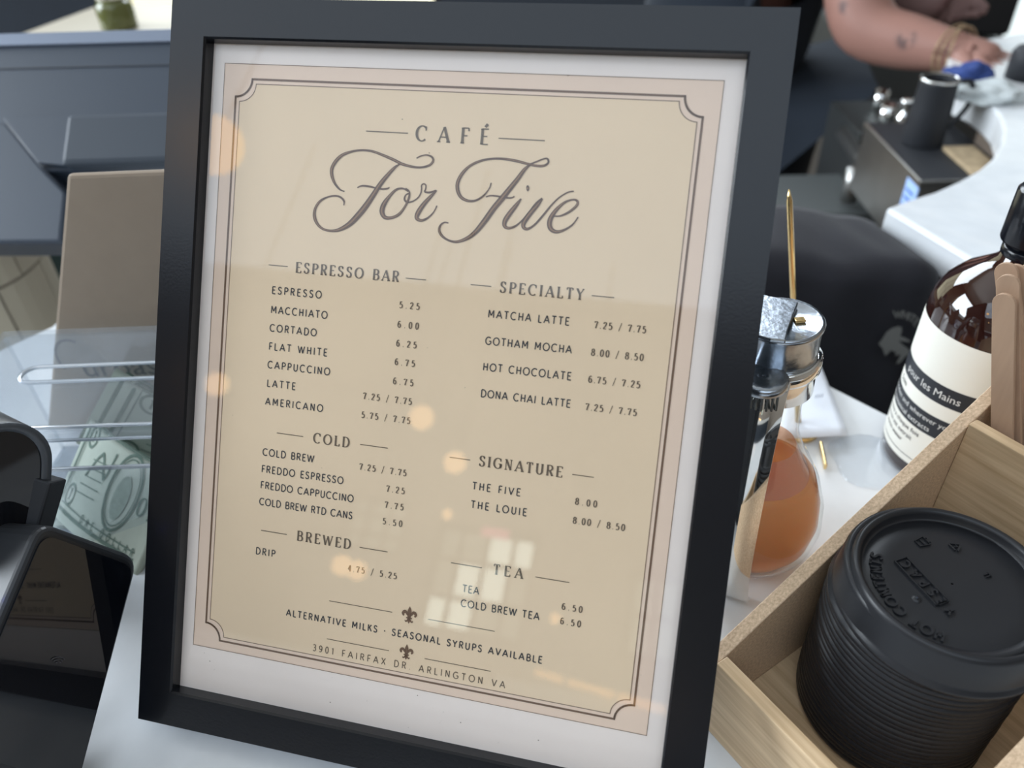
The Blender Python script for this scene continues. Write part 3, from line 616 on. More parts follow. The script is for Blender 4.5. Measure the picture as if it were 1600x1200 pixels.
for i in range(NL):
    z = ZT - SPACE * i
    du = .0372 + (.0028 if i == 0 else 0) + random.uniform(-.0003, .0003); dv = .0610 + random.uniform(-.0003, .0003)
    if i == 0:
        t = thing('cup_lid', 'topmost black plastic cup lid, raised lettering on its face', 'cup lid', BU(du, dv, z), (0, 0, 0), 'black cup lids stacked in the bamboo box')
        link('lid_shell', me_full, t); top_lid = t
    else:
        o = link('cup_lid', me_low, None, None, BU(du, dv, z))
        lb = 'black plastic cup lid directly under the topmost lid of the stack' if i == 1 else ('bottom black plastic cup lid of the stack, resting on the box floor' if i == NL - 1 else 'black cup lid nested %s from the top of the stack, only its edge showing' % ORD[i - 2])
        tag(o, lb, 'cup lid', 'black cup lids stacked in the bamboo box')
def lid_map(R0, a0, dirn):
    def f(s, h): a = a0 + dirn * s / R0; r = R0 + h; return Vector((r * math.cos(a), r * math.sin(a), .01415))
    return f
def lid_px(x, y):
    q = at(x, y, ZT + .0138) - top_lid.location; return q
qa, qb = lid_px(1476, 985), lid_px(1366, 866)
a0 = math.atan2(qa.y, qa.x); a1 = math.atan2(qb.y, qb.x)
while a1 > a0: a1 -= 2 * PI
R0 = .0232
emb = MB()
write(emb, 'HOT CONTENTS', 0, (a0 - a1) * R0, 0, .0038, lid_map(R0, a0, -1), wt=.10)
def emboss(mb, name, thick=.0004):
    o = mb.build(name, M['lid'], top_lid, recalc=False)
    sol = o.modifiers.new('s', 'SOLIDIFY'); sol.thickness = thick; sol.offset = 0
    return o
emboss(emb, 'embossed_lettering', .0013)
y0_, y1_ = lid_px(1494, 958), lid_px(1416, 877)
dirv = (y1_ - y0_).normalized(); nrm = Vector((dirv.y, -dirv.x, 0))
if nrm.dot(lid_px(1400, 960) - y0_) < 0: nrm = -nrm
emb = MB(); ln = (y1_ - y0_).length
write(emb, 'YESPAC', 0, ln, 0, .0034, lambda s, h: y0_ + dirv * s - nrm * (-h) + Vector((0, 0, .0003)), wt=.10)
bd = [(-.0002 + ln * .2, -.0009), (ln + .0012, -.0009), (ln + .0012, .0043), (ln * .2, .0043)]
for i in range(4): ribbon(emb, [bd[i], bd[(i + 1) % 4]], lambda i, a, b: .00022, lambda s, h: y0_ + dirv * s + nrm * h + Vector((0, 0, .0003)))
emboss(emb, 'embossed_logo', .0012)
def mark(px, py, kind):
    c_ = lid_px(px, py); mb = MB(); f = lambda a, b: c_ + dirv * (-a) + nrm * (-b) + Vector((0, 0, .0003)); hw = lambda i, a, b: .00018
    if kind == 'cup':
        for P in ([(-.002, .002), (-.0014, -.002), (.0014, -.002), (.002, .002), (-.002, .002)], [(-.001, .003), (-.001, .0024)], [(.001, .003), (.001, .0024)], [(-.0012, 0), (.0012, 0)]): ribbon(mb, P, hw, f)
    elif kind == 'recycle':
        for k in range(3):
            a = math.radians(90 + 120 * k); b = math.radians(90 + 120 * (k + 1)); A = (.0027 * math.cos(a), .0027 * math.sin(a)); B = (.0027 * math.cos(b), .0027 * math.sin(b))
            ribbon(mb, [(A[0] * .85 + B[0] * .15, A[1] * .85 + B[1] * .15), (A[0] * .2 + B[0] * .8, A[1] * .2 + B[1] * .8)], lambda i, p, q: .00035, f)
        ribbon(mb, [(-.0006, .0005), (.0006, .0005), (0, -.0009)], hw, f)
    else:
        for P in ([(-.001, .001), (.001, .001)], [(-.0005, .001), (-.0005, -.001)], [(.0005, .001), (.0005, -.001)]): ribbon(mb, P, hw, f)
    emboss(mb, 'embossed_mark', .0007)
mark(1440, 848, 'cup'); mark(1492, 855, 'recycle'); mark(1542, 900, 'tt')
vp = lid_px(1432, 936)
MB().lathe([(.0004, .0143), (.0006, .01455), (.0010, .0144), (.0016, .0139)], 20, (vp.x, vp.y, 0)).build('vent_rim', M['lid'], top_lid)
MB().lathe([(.0003, .0147), (0.00055, .0147), (.00055, .0139)], 16, (vp.x, vp.y, 0), cap=True).build('vent_hole', M['slate_line'], top_lid)
# stir sticks
def stick(bu, bv, tu, tv, tz, label, twist=0.0, wd=.0085, bz=.0066):
    b = BU(bu, bv, bz); tp = BU(tu, tv, tz); ax = (tp - b); L = ax.length; ax.normalize()
    n = Vector((sP, -cP, 0)); n.rotate(Matrix.Rotation(twist, 3, 'Z')); n = (n - ax * n.dot(ax)).normalized(); x = n.cross(ax)
    pts = []
    r = wd / 2
    for k in range(13): a = PI * k / 12; pts.append((r * math.cos(a), L - r + r * math.sin(a)))
    for k in range(13): a = PI + PI * k / 12; pts.append((r * math.cos(a), r + r * math.sin(a)))
    th = .0008; vs = [x * px + ax * py + n * s for s in (-th, th) for px, py in pts]; m_ = len(pts)
    mb = MB(); mb.add(vs, [tuple(range(m_))[::-1], tuple(range(m_, 2 * m_))] + [(i, (i + 1) % m_, m_ + (i + 1) % m_, m_ + i) for i in range(m_)])
    o = mb.build('stir_stick', M['stir'], None, bevel=.0002, loc=b); tag(o, label, 'stir stick', 'wooden stir sticks in the box'); return o
SV = BL + BT
stick(.040, SV + .006, -.0105, SV + .0045, .1535, 'shortest front wooden stir stick, full face towards the viewer', .05)
stick(.043, SV + .012, -.0135, SV + .0085, .1590, 'wooden stir stick with darker rounded tip just behind the front stick', .1)
stick(.055, SV + .018, -.0185, SV + .0145, .1600, 'wooden stir stick leaning furthest left of the bundle, tallest on that side', .12)
stick(.052, SV + .0215, -.0165, SV + .0180, .1590, 'wooden stir stick in the third row at the left of the bundle', .15)
stick(.042, SV + .026, -.0125, SV + .0210, .1600, 'wooden stir stick half hidden at the back behind the left sticks', .15)
stick(.046, SV + .030, -.0060, SV + .0270, .1750, 'tall wooden stir stick cut off by the right edge of the photo', .1)
stick(.060, SV + .034, .0060, SV + .0320, .1720, 'wooden stir stick at the right of the bundle behind the tall one', -.2)
stick(.0240, SV + .006, .0560, SV + .0045, .1250, 'wooden stir stick leaning right, low against the divider', .0)
stick(.0290, SV + .011, .0640, SV + .0090, .1250, 'second wooden stir stick leaning right, behind the low one', .0)

# ------------------------------------------------------------------ soap bottle
bc = BU(-BT - .0348, .222); RB = .0340
bt = thing('soap_bottle', 'dark amber soap bottle with cream label, black bands and black pump', 'bottle', (bc.x, bc.y, 0))
MB().lathe([(.0, .0), (.030, .0), (RB - .0005, .002), (RB, .005), (RB, .097), (.0330, .103), (.0298, .1105), (.0240, .117), (.0165, .1225), (.0118, .127), (.0105, .134)], 64).build('glass_body', M['amber_glass'], bt)
MB().lathe([(.0112, .129), (.0118, .130), (.0118, .133), (.0108, .134)], 40, cap=True).build('neck_ring', M['black_plastic'], bt)
MB().lathe([(.0138, .1365), (.0142, .1375), (.0142, .1605), (.0130, .1620)], 40, cap=True).build('pump_collar', M['black_plastic'], bt)
MB().lathe([(.0098, .133), (.0098, .138)], 24, cap=True).build('neck', M['black_plastic'], bt)
MB().lathe([(.005, .161), (.005, .181)], 20, cap=True).build('pump_stem', M['black_plastic'], bt)
mb = MB(); mb.tube([(0, 0, .180), (0, 0, .186), (.014, .010, .188), (.034, .022, .184)], [.008, .007, .005, .004], 14); mb.build('pump_nozzle', M['black_plastic'], bt)
vdir = math.atan2(CAM.y - bc.y, CAM.x - bc.x)
def cyl(a0, a1, z0, z1, r, n=48):
    mb = MB(); vs = []
    for i in range(n + 1):
        a = a0 + (a1 - a0) * i / n
        for z in (z0, z1): vs.append((r * math.cos(a), r * math.sin(a), z))
    return mb.add(vs, [(2 * i, 2 * i + 2, 2 * i + 3, 2 * i + 1) for i in range(n)], True)
A0, A1 = vdir - 2.2, vdir + 1.6
lab = cyl(A0, A1, .010, .093, RB + .00025).build('label_sheet', M['label_cream'], bt)
cyl(A0, A1, .0555, .0665, RB + .0004).build('black_band', M['label_black'], lab)
cyl(A0, A1, .0345, .0470, RB + .0004).build('black_band', M['label_black'], lab)
cyl(A0, A1, .0143, .0147, RB + .0004).build('thin_line', M['label_black'], lab)
cyl(A0, A1, .0100, .0104, RB + .0004).build('thin_line', M['label_black'], lab)
def font_mesh(s, size):
    cu = bpy.data.curves.new('txt', 'FONT'); cu.body = s; cu.size = size; cu.resolution_u = 2
    o = bpy.data.objects.new('txt', cu); COL.objects.link(o); dg = bpy.context.evaluated_depsgraph_get(); dg.update()
    me = bpy.data.meshes.new_from_object(o.evaluated_get(dg)); bpy.data.objects.remove(o); return me
def wrap_text(s, size, a_start, z, m, name='label_lettering'):
    me = font_mesh(s, size); r = RB + .00055
    for v in me.vertices:
        a = a_start + v.co.x / r; v.co = Vector((r * math.cos(a), r * math.sin(a), z + v.co.y))
    me.materials.clear(); me.materials.append(m); return link(name, me, lab)
TA = vdir - .98
wrap_text('pour les Mains', .0062, TA - .12, .0590, M['label_text'])
wrap_text('Soin', .0048, TA - .25, .0500, M['ink_dark'])
wrap_text('quotidien and wherever you', .0044, TA - .5, .0420, M['label_text'])
wrap_text('with botanical extracts', .0044, TA - .5, .0366, M['label_text'])
wrap_text('les mains a chaque fois', .0040, TA - .5, .0300, M['ink_dark'])
wrap_text('de besoin est extrait', .0040, TA - .5, .0252, M['ink_dark'])
wrap_text('with warm water', .0040, TA - .5, .0204, M['ink_dark'])
# spilled water around the bottle foot
pc = at(1368, 722, 0)
pd = []
for i in range(40):
    a = 2 * PI * i / 40; r = .0225 * (1 + .07 * math.sin(3 * a + 1) + .05 * math.sin(5 * a)); pd.append((pc.x + r * 1.15 * math.cos(a), pc.y + r * math.sin(a)))
def puddle():
    mb = MB(); n = len(pd); c_ = Vector((pc.x, pc.y, 0)); rings = [(1, 0), (.985, .0007), (.95, .0012), (.85, .0014), (.4, .0015)]
    vs = []
    for k, z in rings:
        for x, y in pd: vs.append((pc.x + (x - pc.x) * k, pc.y + (y - pc.y) * k, z + .0001))
    fs = [(j * n + i, j * n + (i + 1) % n, (j + 1) * n + (i + 1) % n, (j + 1) * n + i) for j in range(len(rings) - 1) for i in range(n)] + [tuple((len(rings) - 1) * n + i for i in range(n))]
    return mb.add(vs, fs, True)
o = puddle().build('water_puddle', pane_mat('water', (.93, .95, .97), .05, .02)); tag(o, 'round clear puddle of water on the marble beside the soap bottle', 'puddle')

# ------------------------------------------------------------------ syrup dispenser
sd = thing('syrup_dispenser', 'glass syrup dispenser of amber syrup with chrome lid and handle', 'dispenser', (.2565, .1500, 0.0006), (0, math.radians(-3.0), 0))
body = [(0, .001), (.020, .001), (.024, .003), (.0295, .012), (.0318, .024), (.0310, .036), (.0272, .050), (.0215, .062), (.0160, .073), (.0137, .082), (.0133, .096), (.0142, .104), (.0155, .110)]
MB().lathe(body, 64).build('glass_body', M['thin_glass'], sd)
liq = [(r - .0018 if r > .003 else r, z + .0018) for r, z in body[:8]]
liq = [q for q in liq if q[1] < .056]; liq += [(.0235, .0545), (.001, .0545)]
m = bpy.data.materials.new('amber_syrup'); m.use_nodes = True; nt = m.node_tree; b = nt.nodes['Principled BSDF']
b.inputs['Base Color'].default_value = (.62, .27, .11, 1); b.inputs['Roughness'].default_value = .25; b.inputs['Transmission Weight'].default_value = .35; b.inputs['IOR'].default_value = 1.15
b.inputs['Subsurface Weight'].default_value = .5; b.inputs['Subsurface Radius'].default_value = (.02, .008, .003)
MB().lathe(liq, 64).build('syrup', m, sd)
MB().lathe([(.0222, .0548), (.0185, .062), (.0142, .071)], 48).build('syrup_film', pane_mat('syrup_film', (.80, .50, .34), .04, .1, haze=.12), sd)
MB().lathe([(.0150, .103), (.0168, .104), (.0166, .113), (.0172, .1145), (.0182, .116), (.0182, .121), (.0170, .1215), (.0152, .1218), (.0152, .116)], 64).build('chrome_collar', M['chrome'], sd)
MB().lathe([(.0160, .1212), (.0160, .1345), (.0167, .1355), (.0169, .1370), (.0162, .1380), (.0150, .1372), (.0006, .1380)], 64).build('chrome_lid', M['chrome_lid'], sd)
cdir = math.atan2(CAM.y - .150, CAM.x - .2565)
MB().box((.0065, -.001, .1382), (.0045, .0034, .0012), .3).build('spout_hole', M['brass'], sd, bevel=.0005)
# thumb lever with coil boss and spring
lv = MB(); _a, _b = at(1228, 478, .132), at(1194, 545, .132); hdir = math.atan2(_b.y - _a.y, _b.x - _a.x); Rz = Matrix.Rotation(hdir, 4, 'Z')
MB().prism([(-.012, -.0125), (.004, -.0125), (.012, -.009), (.0185, -.0085), (.0195, .0), (.0185, .0055), (.011, .0045), (-.011, .0035)], .1384, .1402, Rz).build('thumb_plate', M['chrome_lid'], sd, bevel=.0005)
mb = MB(); mb.lathe([(.0095, .1195), (.0100, .1200), (.0100, .1225), (.0092, .1235)] + [(.0082 - .0012 * k, .1235 + (.0006 if k % 2 else 0)) for k in range(6)] + [(.0004, .1236)], 40, tuple(Rz @ Vector((.022, 0, 0)))); mb.build('thumb_boss', M['chrome_lid'], sd)
mb = MB()
for k in range(9):
    a = Rz @ Vector((.022 + .0075 * math.cos(-.9 + k * .22), .0095 * math.sin(-.9 + k * .22), 0)); mb.tube([(a.x, a.y, .112), (a.x, a.y, .1192)], .0005, 6)
mb.build('spring', M['dark_steel'], sd)
# curved strap handle down the near side
def handle():
    prof_ = catmull([(.0175, .1195), (.0235, .1150), (.0290, .1040), (.0345, .086), (.0400, .062), (.0430, .040), (.0425, .020), (.0390, .0065), (.0330, .0015)], 5)
    mb = MB(); vs = []; n = len(prof_); hw = .0100
    for i, (r, z) in enumerate(prof_):
        a = prof_[max(i - 1, 0)]; b_ = prof_[min(i + 1, n - 1)]; d = Vector((b_[0] - a[0], b_[1] - a[1])).normalized(); nx, nz = -d.y, d.x
        for s, q in ((-hw, 0), (hw, 0), (hw, .0012), (-hw, .0012)): vs.append(Rz @ Vector((r + nx * q, s, z + nz * q)))
    fs = []
    for i in range(n - 1):
        for k in range(4): fs.append((4 * i + k, 4 * i + (k + 1) % 4, 4 * i + 4 + (k + 1) % 4, 4 * i + 4 + k))
    fs += [(3, 2, 1, 0), tuple(4 * (n - 1) + k for k in range(4))]
    return mb.add(vs, fs, True)
handle().build('handle', M['chrome'], sd)

# ------------------------------------------------------------------ receipt spike and slips
spb = at(1246, 672, 0)
rs = thing('receipt_spike', 'thin brass receipt spike rising behind the syrup dispenser', 'receipt spike', (spb.x, spb.y, 0))
MB().lathe([(0, 0), (.012, 0), (.012, .002), (.011, .003), (0, .003)], 40).build('base', M['brass'], rs)
tp_ = dist(1233, 296, (at(1246, 672, 0) - CAM).length - .075) - rs.location
mb = MB(); mb.tube([(0, 0, .003), tuple(tp_ * .96), tuple(tp_)], [.0017, .0015, .0003], 12); mb.build('rod', M['brass'], rs)
def slip(name, pxs, z, label, ink=None):
    P = [at(x, y, z) for x, y in pxs]; mb = MB(); n = 8; vs = []
    for i in range(n + 1):
        for j in range(n + 1):
            a, b_ = i / n, j / n; q = (P[0] * (1 - a) + P[1] * a) * (1 - b_) + (P[3] * (1 - a) + P[2] * a) * b_
            vs.append(q + Vector((0, 0, .0035 * math.sin(PI * a) * b_ + .002 * (1 - b_))))
    fs = [(i * (n + 1) + j, (i + 1) * (n + 1) + j, (i + 1) * (n + 1) + j + 1, i * (n + 1) + j + 1) for i in range(n) for j in range(n)]
    o = mb.add(vs, fs, True).build(name, M['receipt']); s = o.modifiers.new('s', 'SOLIDIFY'); s.thickness = .0001
    tag(o, label, 'receipt', 'paper slips at the receipt spike'); return o
o = slip('receipt_slip', [(1216, 690), (1325, 684), (1284, 574), (1226, 560)], .0045, 'white paper slip with small print lying between syrup dispenser and cloth')
q0 = at(1274, 622, .010); q1 = at(1288, 620, .010)
mb = MB(); dx = (q1 - q0)
for k in range(4): mb.tube([q0 + dx * (k / 4), q0 + dx * (k / 4 + .15) + Vector((0, .003, 0))], .00025, 4)
mb.build('printed_mark', M['receipt_ink'], o)
g0, g1 = at(1281, 688, .003), at(1291, 735, .003)
o = MB().box(tuple((g0 + g1) / 2), (.0016, (g1 - g0).length * .8, .004), math.atan2(g1.y - g0.y, g1.x - g0.x) - PI / 2).build('brass_clip', M['brass'], bevel=.0006); tag(o, 'small narrow brass bar standing beside the syrup dispenser', 'clip')

# ------------------------------------------------------------------ black cloth over the ice bin behind the counter
def cloth_cover():
    x0, x1, yf, yb, zt, zb = .10, .404, .466, .562, -.004, -.42
    xr = lambda y: .372 + (.571 - y) * .514
    mb = MB(); nx, ns = 44, 40; vs = []
    path = []
    for k in range(9): path.append((yb + (yf + .02 - yb) * k / 8, zt, 0))
    for k in range(1, 7):
        a = PI / 2 * k / 6; path.append((yf + .02 - .02 * math.sin(a), zt - .02 + .02 * math.cos(a), k / 6))
    for k in range(1, 26): path.append((yf, zt - .02 - (zt - zb) * k / 25, 1))
    for y, z, f in path:
        for i in range(nx + 1):
            s = i / nx; x = x0 + (x1 - x0) * s
            n1 = noise.noise(Vector((x * 14, y * 9, z * 9))); n2 = noise.noise(Vector((x * 30, 3 + z * 6, y * 14)))
            e = max(0, (s - .90) / .10)
            vs.append((x - .01 * e * f * 0, y + (.006 * n1 + .004 * n2) * (1 if f else .3) + .018 * e * e, z + (.008 * n1 + .004 * n2) * (1 - f) - .016 * e * e * (1 - f)))
    n = nx + 1
    vs = [(x0 + (x - x0) * (xr(min(max(y, yf), yb)) - x0) / (x1 - x0), y, z) for x, y, z in vs]
    mb.add(vs, [(j * n + i, j * n + i + 1, (j + 1) * n + i + 1, (j + 1) * n + i) for j in range(len(path) - 1) for i in range(nx)], True)
    # right hand side hanging down
    vs = []
    for j, z in enumerate([zt - .014 - .02 * k for k in range(20)]):
        for i in range(9):
            a = i / 8; yy = yf + .018 + (yb - yf - .018) * a; vs.append((xr(yy) - .002 + .0015 * math.sin(a * 9), yy, z))
    mb.add(vs, [(j * 9 + i, j * 9 + i + 1, (j + 1) * 9 + i + 1, (j + 1) * 9 + i) for j in range(19) for i in range(8)], True)
    return mb
cl = thing('cloth_cover', 'black cloth with a grey bear emblem draped behind the marble counter edge', 'cloth', (0, 0, 0))
cloth_o = cloth_cover().build('cloth', M['towel'], cl); cloth_o.modifiers.new('s', 'SOLIDIFY').thickness = .002
YF = .4585
def yplane(x, y):
    r = Rm_ray(x, y); return CAM + r * ((YF - CAM.y) / r.y)
def poly_px(P, name, m, parent):
    mb = MB(); mb.add([yplane(*q) for q in P], [tuple(range(len(P)))]); o = mb.build(name, m, parent, recalc=False); return o
s_ = 7.5
bear = [(1340 + a / s_, 460 + b_ / s_) for a, b_ in [(245, 580), (290, 520), (340, 440), (400, 395), (470, 375), (515, 380), (520, 430), (500, 490), (540, 500), (620, 545), (610, 560), (530, 550), (480, 540), (530, 590), (600, 640), (605, 690), (550, 740), (500, 800), (450, 815), (490, 740), (500, 700), (440, 720), (450, 680), (390, 655), (360, 690), (320, 720), (310, 680), (290, 630)]]
poly_px(bear, 'bear_emblem', M['towel_print'], cl)
ec = (1340 + 480 / s_, 460 + 580 / s_)
def ring_text(s, a0_, a1_, R_, cap):
    mb = MB(); arcL = math.radians(abs(a1_ - a0_)) * R_
    def mp(x, h):
        a = math.radians(a0_) - x / R_; return yplane(ec[0] + (R_ + h) * math.cos(a), ec[1] - (R_ + h) * math.sin(a) * 1.12)
    write(mb, s, 0, arcL, 0, cap, mp, wt=.09); mb.build('emblem_lettering', M['towel_print'], cl, recalc=False)
ring_text('WHITE', 100, 42, 36, 11); ring_text('COFFEE', 25, -30, 36, 10); ring_text('CO.', -42, -78, 36, 10)

# ------------------------------------------------------------------ left side: tip box, bills, kraft bag, terminal, till
HT = .085
ta, tb_ = at(160, 662, HT), at(160, 512, HT)
ex = Vector((RIGHT.x, RIGHT.y, 0)).normalized(); a_, b2 = at(30, 664, HT), at(235, 656, HT); ex = (b2 - a_); ex.z = 0; ex.normalize(); ey = Vector((-ex.y, ex.x, 0))
dep = (tb_ - ta).dot(ey); rotT = math.atan2(ex.y, ex.x)
org = at(160, 662, HT); org.z = 0
XL = (at(43, 512, HT) - at(160, 662, HT)).dot(ex); XR = .075; 
tip = thing('tip_box', 'clear scratched acrylic tip box with a slot, behind the card reader', 'tip box', tuple(org), (0, 0, rotT))
TH = .0028
def panel_hole(w0, w1, h0_, h1_, hw0, hw1, hh0, hh1, r, mp, name, m):
    # rectangular sheet with rounded slot, thickness TH
    outer_ = [(w0, h0_), (w1, h0_), (w1, h1_), (w0, h1_)]
    hole = rrect(hw1 - hw0, hh1 - hh0, r, 6, (hw0 + hw1) / 2, (hh0 + hh1) / 2)
    bm = bmesh.new(); ov = [bm.verts.new((x, y, 0)) for x, y in outer_]; hv = [bm.verts.new((x, y, 0)) for x, y in hole]
    es = [bm.edges.new((ov[i], ov[(i + 1) % 4])) for i in range(4)] + [bm.edges.new((hv[i], hv[(i + 1) % len(hv)])) for i in range(len(hv))]
    bmesh.ops.triangle_fill(bm, edges=es, use_beauty=True)
    g = bmesh.ops.extrude_face_region(bm, geom=list(bm.faces)); 
    for v in g['geom']:
        if isinstance(v, bmesh.types.BMVert): v.co.z -= TH
    bmesh.ops.recalc_face_normals(bm, faces=bm.faces)
    for v in bm.verts: v.co = mp(v.co.x, v.co.y, v.co.z)
    me = bpy.data.meshes.new(name); bm.to_mesh(me); bm.free(); return link(name, me, tip, m)
def slot_rim(cx, cy, w_, h_, r, mp, rad=.0011):
    P = rrect(w_, h_, r, 8, cx, cy); P = [mp(x, y, -TH / 2) for x, y in P] + [mp(*P[0], -TH / 2)]
    MB().tube(P, rad, 8).build('slot_rim', M['acrylic_edge'], tip)
topmp = lambda x, y, z: Vector((x, y, HT + z))
sl0 = (at(35, 578, HT) - at(160, 662, HT)); sx0 = sl0.dot(ex); sy0 = (at(160, 590, HT) - ta).dot(ey); sy1 = (at(160, 566, HT) - ta).dot(ey)
panel_hole(XL - .012, XR, 0, dep, sx0, XR - .01, sy0, sy1, (sy1 - sy0) / 2.02, topmp, 'top_panel', M['acrylic'])
slot_rim((sx0 + XR - .01) / 2, (sy0 + sy1) / 2, XR - .01 - sx0, sy1 - sy0, (sy1 - sy0) / 2.02, topmp)
frontmp = lambda x, y, z: Vector((x, -.0001 - TH - z, y))
panel_hole(XL - .012, XR, .002, HT - TH, XL, XR - .01, HT - .026, HT - .008, .006, frontmp, 'front_panel', M['acrylic'])
slot_rim((XL + XR - .01) / 2, HT - .017, XR - .01 - XL, .018, .006, frontmp, .0008)
MB().box(((XL - .012 + XR) / 2, dep - TH / 2, (HT - TH) / 2), (XR - XL + .012, TH, HT - TH)).build('back_panel', M['acrylic'], tip)
for xx in (XL - .012 + TH / 2, XR - TH / 2): MB().box((xx, dep / 2, (HT - TH) / 2), (TH, dep - 2 * TH, HT - TH)).build('side_panel', M['acrylic'], tip)
MB().box(((XL - .012 + XR) / 2, dep / 2, .0012), (XR - XL + .007, dep - 2 * TH, .0022)).build('base_panel', M['acrylic'], tip)
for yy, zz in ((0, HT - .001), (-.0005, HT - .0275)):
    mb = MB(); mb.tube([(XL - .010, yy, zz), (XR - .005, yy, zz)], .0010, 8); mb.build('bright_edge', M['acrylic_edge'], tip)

# dollar bills: a curved sheet carrying its printing
def bill(o3, du, dv, curl, label, sx=1.0):
    # o3 origin (front lower left), du/dv edge vectors, curl(a,b) offset along the normal
    n_ = du.cross(dv).normalized(); W_, H_ = .156, .066
    U_, V_ = du.normalized(), dv.normalized()
    FX, FY = .074, .058      # folded back on itself beyond these
    def mp(x, y, k=0):
        x *= sx
        kk = k + curl(min(x, FX) / W_, min(y, FY) / H_)
        if x > FX: x = 2 * FX - x; kk -= .0022 + (0 if k == 0 else 2 * k)
        if y > FY: y = 2 * FY - y; kk -= .0008
        return o3 + U_ * x + V_ * y + n_ * kk
    mb = MB(); nx, ny = 30, 14; vs = [mp(W_ * i / nx, H_ * j / ny) for j in range(ny + 1) for i in range(nx + 1)]
    mb.add(vs, [(j * (nx + 1) + i, j * (nx + 1) + i + 1, (j + 1) * (nx + 1) + i + 1, (j + 1) * (nx + 1) + i) for j in range(ny) for i in range(nx)], True)
    o = mb.build('dollar_bill', M['bill']); tag(o, label, 'banknote', 'dollar bills in the tip box')
    for sgn in (1, -1):
        mb = MB(); f = lambda x, y: mp(x, y, .0003 * sgn)
        def line(P, hw):
            Q = []
            for i in range(len(P) - 1):
                for k in range(8): Q.append((P[i][0] + (P[i + 1][0] - P[i][0]) * k / 8, P[i][1] + (P[i + 1][1] - P[i][1]) * k / 8))
            Q.append(P[-1]); ribbon(mb, Q, lambda i, a, b: hw, f)
        line([(.006, .006), (.150, .006), (.150, .060), (.006, .060), (.006, .006)], .0011)
        line([(.010, .010), (.146, .010), (.146, .056), (.010, .056), (.010, .010)], .0004)
        line(arc(.078, .034, .017, .021, 0, 360, 28), .0009); line(arc(.078, .034, .0145, .0185, 0, 360, 28), .0004)
        for cx in (.018, .138):
            for cy in (.016, .050): line(arc(cx, cy, .0062, .0058, 0, 360, 18), .0008); line([(cx - .001, cy + .002), (cx, cy + .0035), (cx, cy - .003)], .0007)
        write(mb, 'ONE DOLLAR', .045, .112, .0075, .0042, f, wt=.09)
        write(mb, 'ONE', .098, .128, .028, .0095, f, style='serif', wt=.1, thin=.04)
        for k in range(5): line([(.024 + k * .0015, .020 + .005 * k), (.052, .022 + .005 * k)], .0003)
        line(catmull([(.028, .030), (.040, .046), (.052, .034), (.056, .050)], 3), .0009)
        mb.build('banknote_print', M['bill_ink'], o, recalc=False)
        mb = MB(); f = lambda x, y: mp(x, y, .00025 * sgn)
        P = arc(.078, .031, .0085, .0125, 0, 360, 14) ; mb.add([f(x, y) for x, y in P[:-1]], [tuple(range(len(P) - 1))]); mb.build('portrait', M['bill_mid'], o, recalc=False)
    return o
zt_ = .012
b0 = tip.matrix_world if False else None
def tipP(x, y, z): return org + ex * x + ey * y + Vector((0, 0, z))
k0 = (at(82, 800, .004) - org); 
def bill_px(P0, P3, Pc, curl, label, sx=1.0):
    dv_ = P3 - P0; du_ = Pc - (P0 + P3) / 2; du_ = du_ - dv_ * (du_.dot(dv_) / dv_.dot(dv_)); return bill(P0, du_, dv_, curl, label, sx)
bill_px(at(80, 800, .0065), at(142, 664, .044), at(215, 738, .036), lambda a, b_: .003 * math.sin(a * 9) + .002 * b_, 'green dollar bill leaning with its portrait side out in the tip box', .58)
bill_px(at(82, 822, .0030), at(135, 730, .0036), at(225, 790, .0034), lambda a, b_: .0006 * math.sin(a * 8), 'dollar bill lying flat at the bottom of the tip box')
bill_px(at(135, 708, .020), at(172, 640, .046), at(235, 676, .030), lambda a, b_: .002 * math.sin(a * 7 + 1), 'second leaning dollar bill, at the back of the tip box')

# kraft coffee bag / box behind the tip box
def quad_box(TLp, BLp, w_, dp, name, label, cat, m, zt, zb):
    pass
kB = tipP(-.045, dep + .018, 0)
kb = thing('kraft_bag', 'tall plain brown kraft paper coffee bag behind the tip box', 'paper bag', (kB.x, kB.y, 0), (0, 0, rotT))
def kloc(x, y):
    r = Rm_ray(x, y); q = CAM + r * ((kB - CAM).dot(ey) / r.dot(ey)) - kB; return q.dot(ex), q.z
(kxt, kzt), (kxb, kzb) = kloc(104, 274), kloc(86, 505)
def kraft():
    mb = MB(); H = kzt; W1 = .17; Dp = .06; vs = []; N = 10
    for j in range(N + 1):
        f = j / N; z = H * f; x0 = kxb + (kxt - kxb) * (z - kzb) / (kzt - kzb); d_ = max(.004, Dp * (1 - f ** 2 * .93)); y0 = 0
        for (x, y) in ((x0, y0), (x0 + W1, y0), (x0 + W1, y0 + d_), (x0, y0 + d_)): vs.append((x, y, z))
    fs = [(4 * j + k, 4 * j + (k + 1) % 4, 4 * j + 4 + (k + 1) % 4, 4 * j + 4 + k) for j in range(N) for k in range(4)] + [(3, 2, 1, 0), tuple(4 * N + k for k in range(4))]
    return mb.add(vs, fs)
kraft().build('bag_body', M['kraft'], kb, bevel=.002)
mb = MB(); wx, wz = kloc(133, 588)
me = font_mesh('uroast', .0195)
for v in me.vertices: v.co = Vector((v.co.x * 1.05 + wx, -.0006, v.co.y + wz))
me.materials.clear(); me.materials.append(M['kraft_ink']); link('printed_word', me, kb)
mb = MB(); ribbon(mb, arc(wx - .001, wz + .014, .010, .013, 60, 215, 10), lambda i, a, b: .0008, lambda x, z: Vector((x, -.0006, z))); mb.build('printed_mark', M['kraft_ink'], kb, recalc=False)

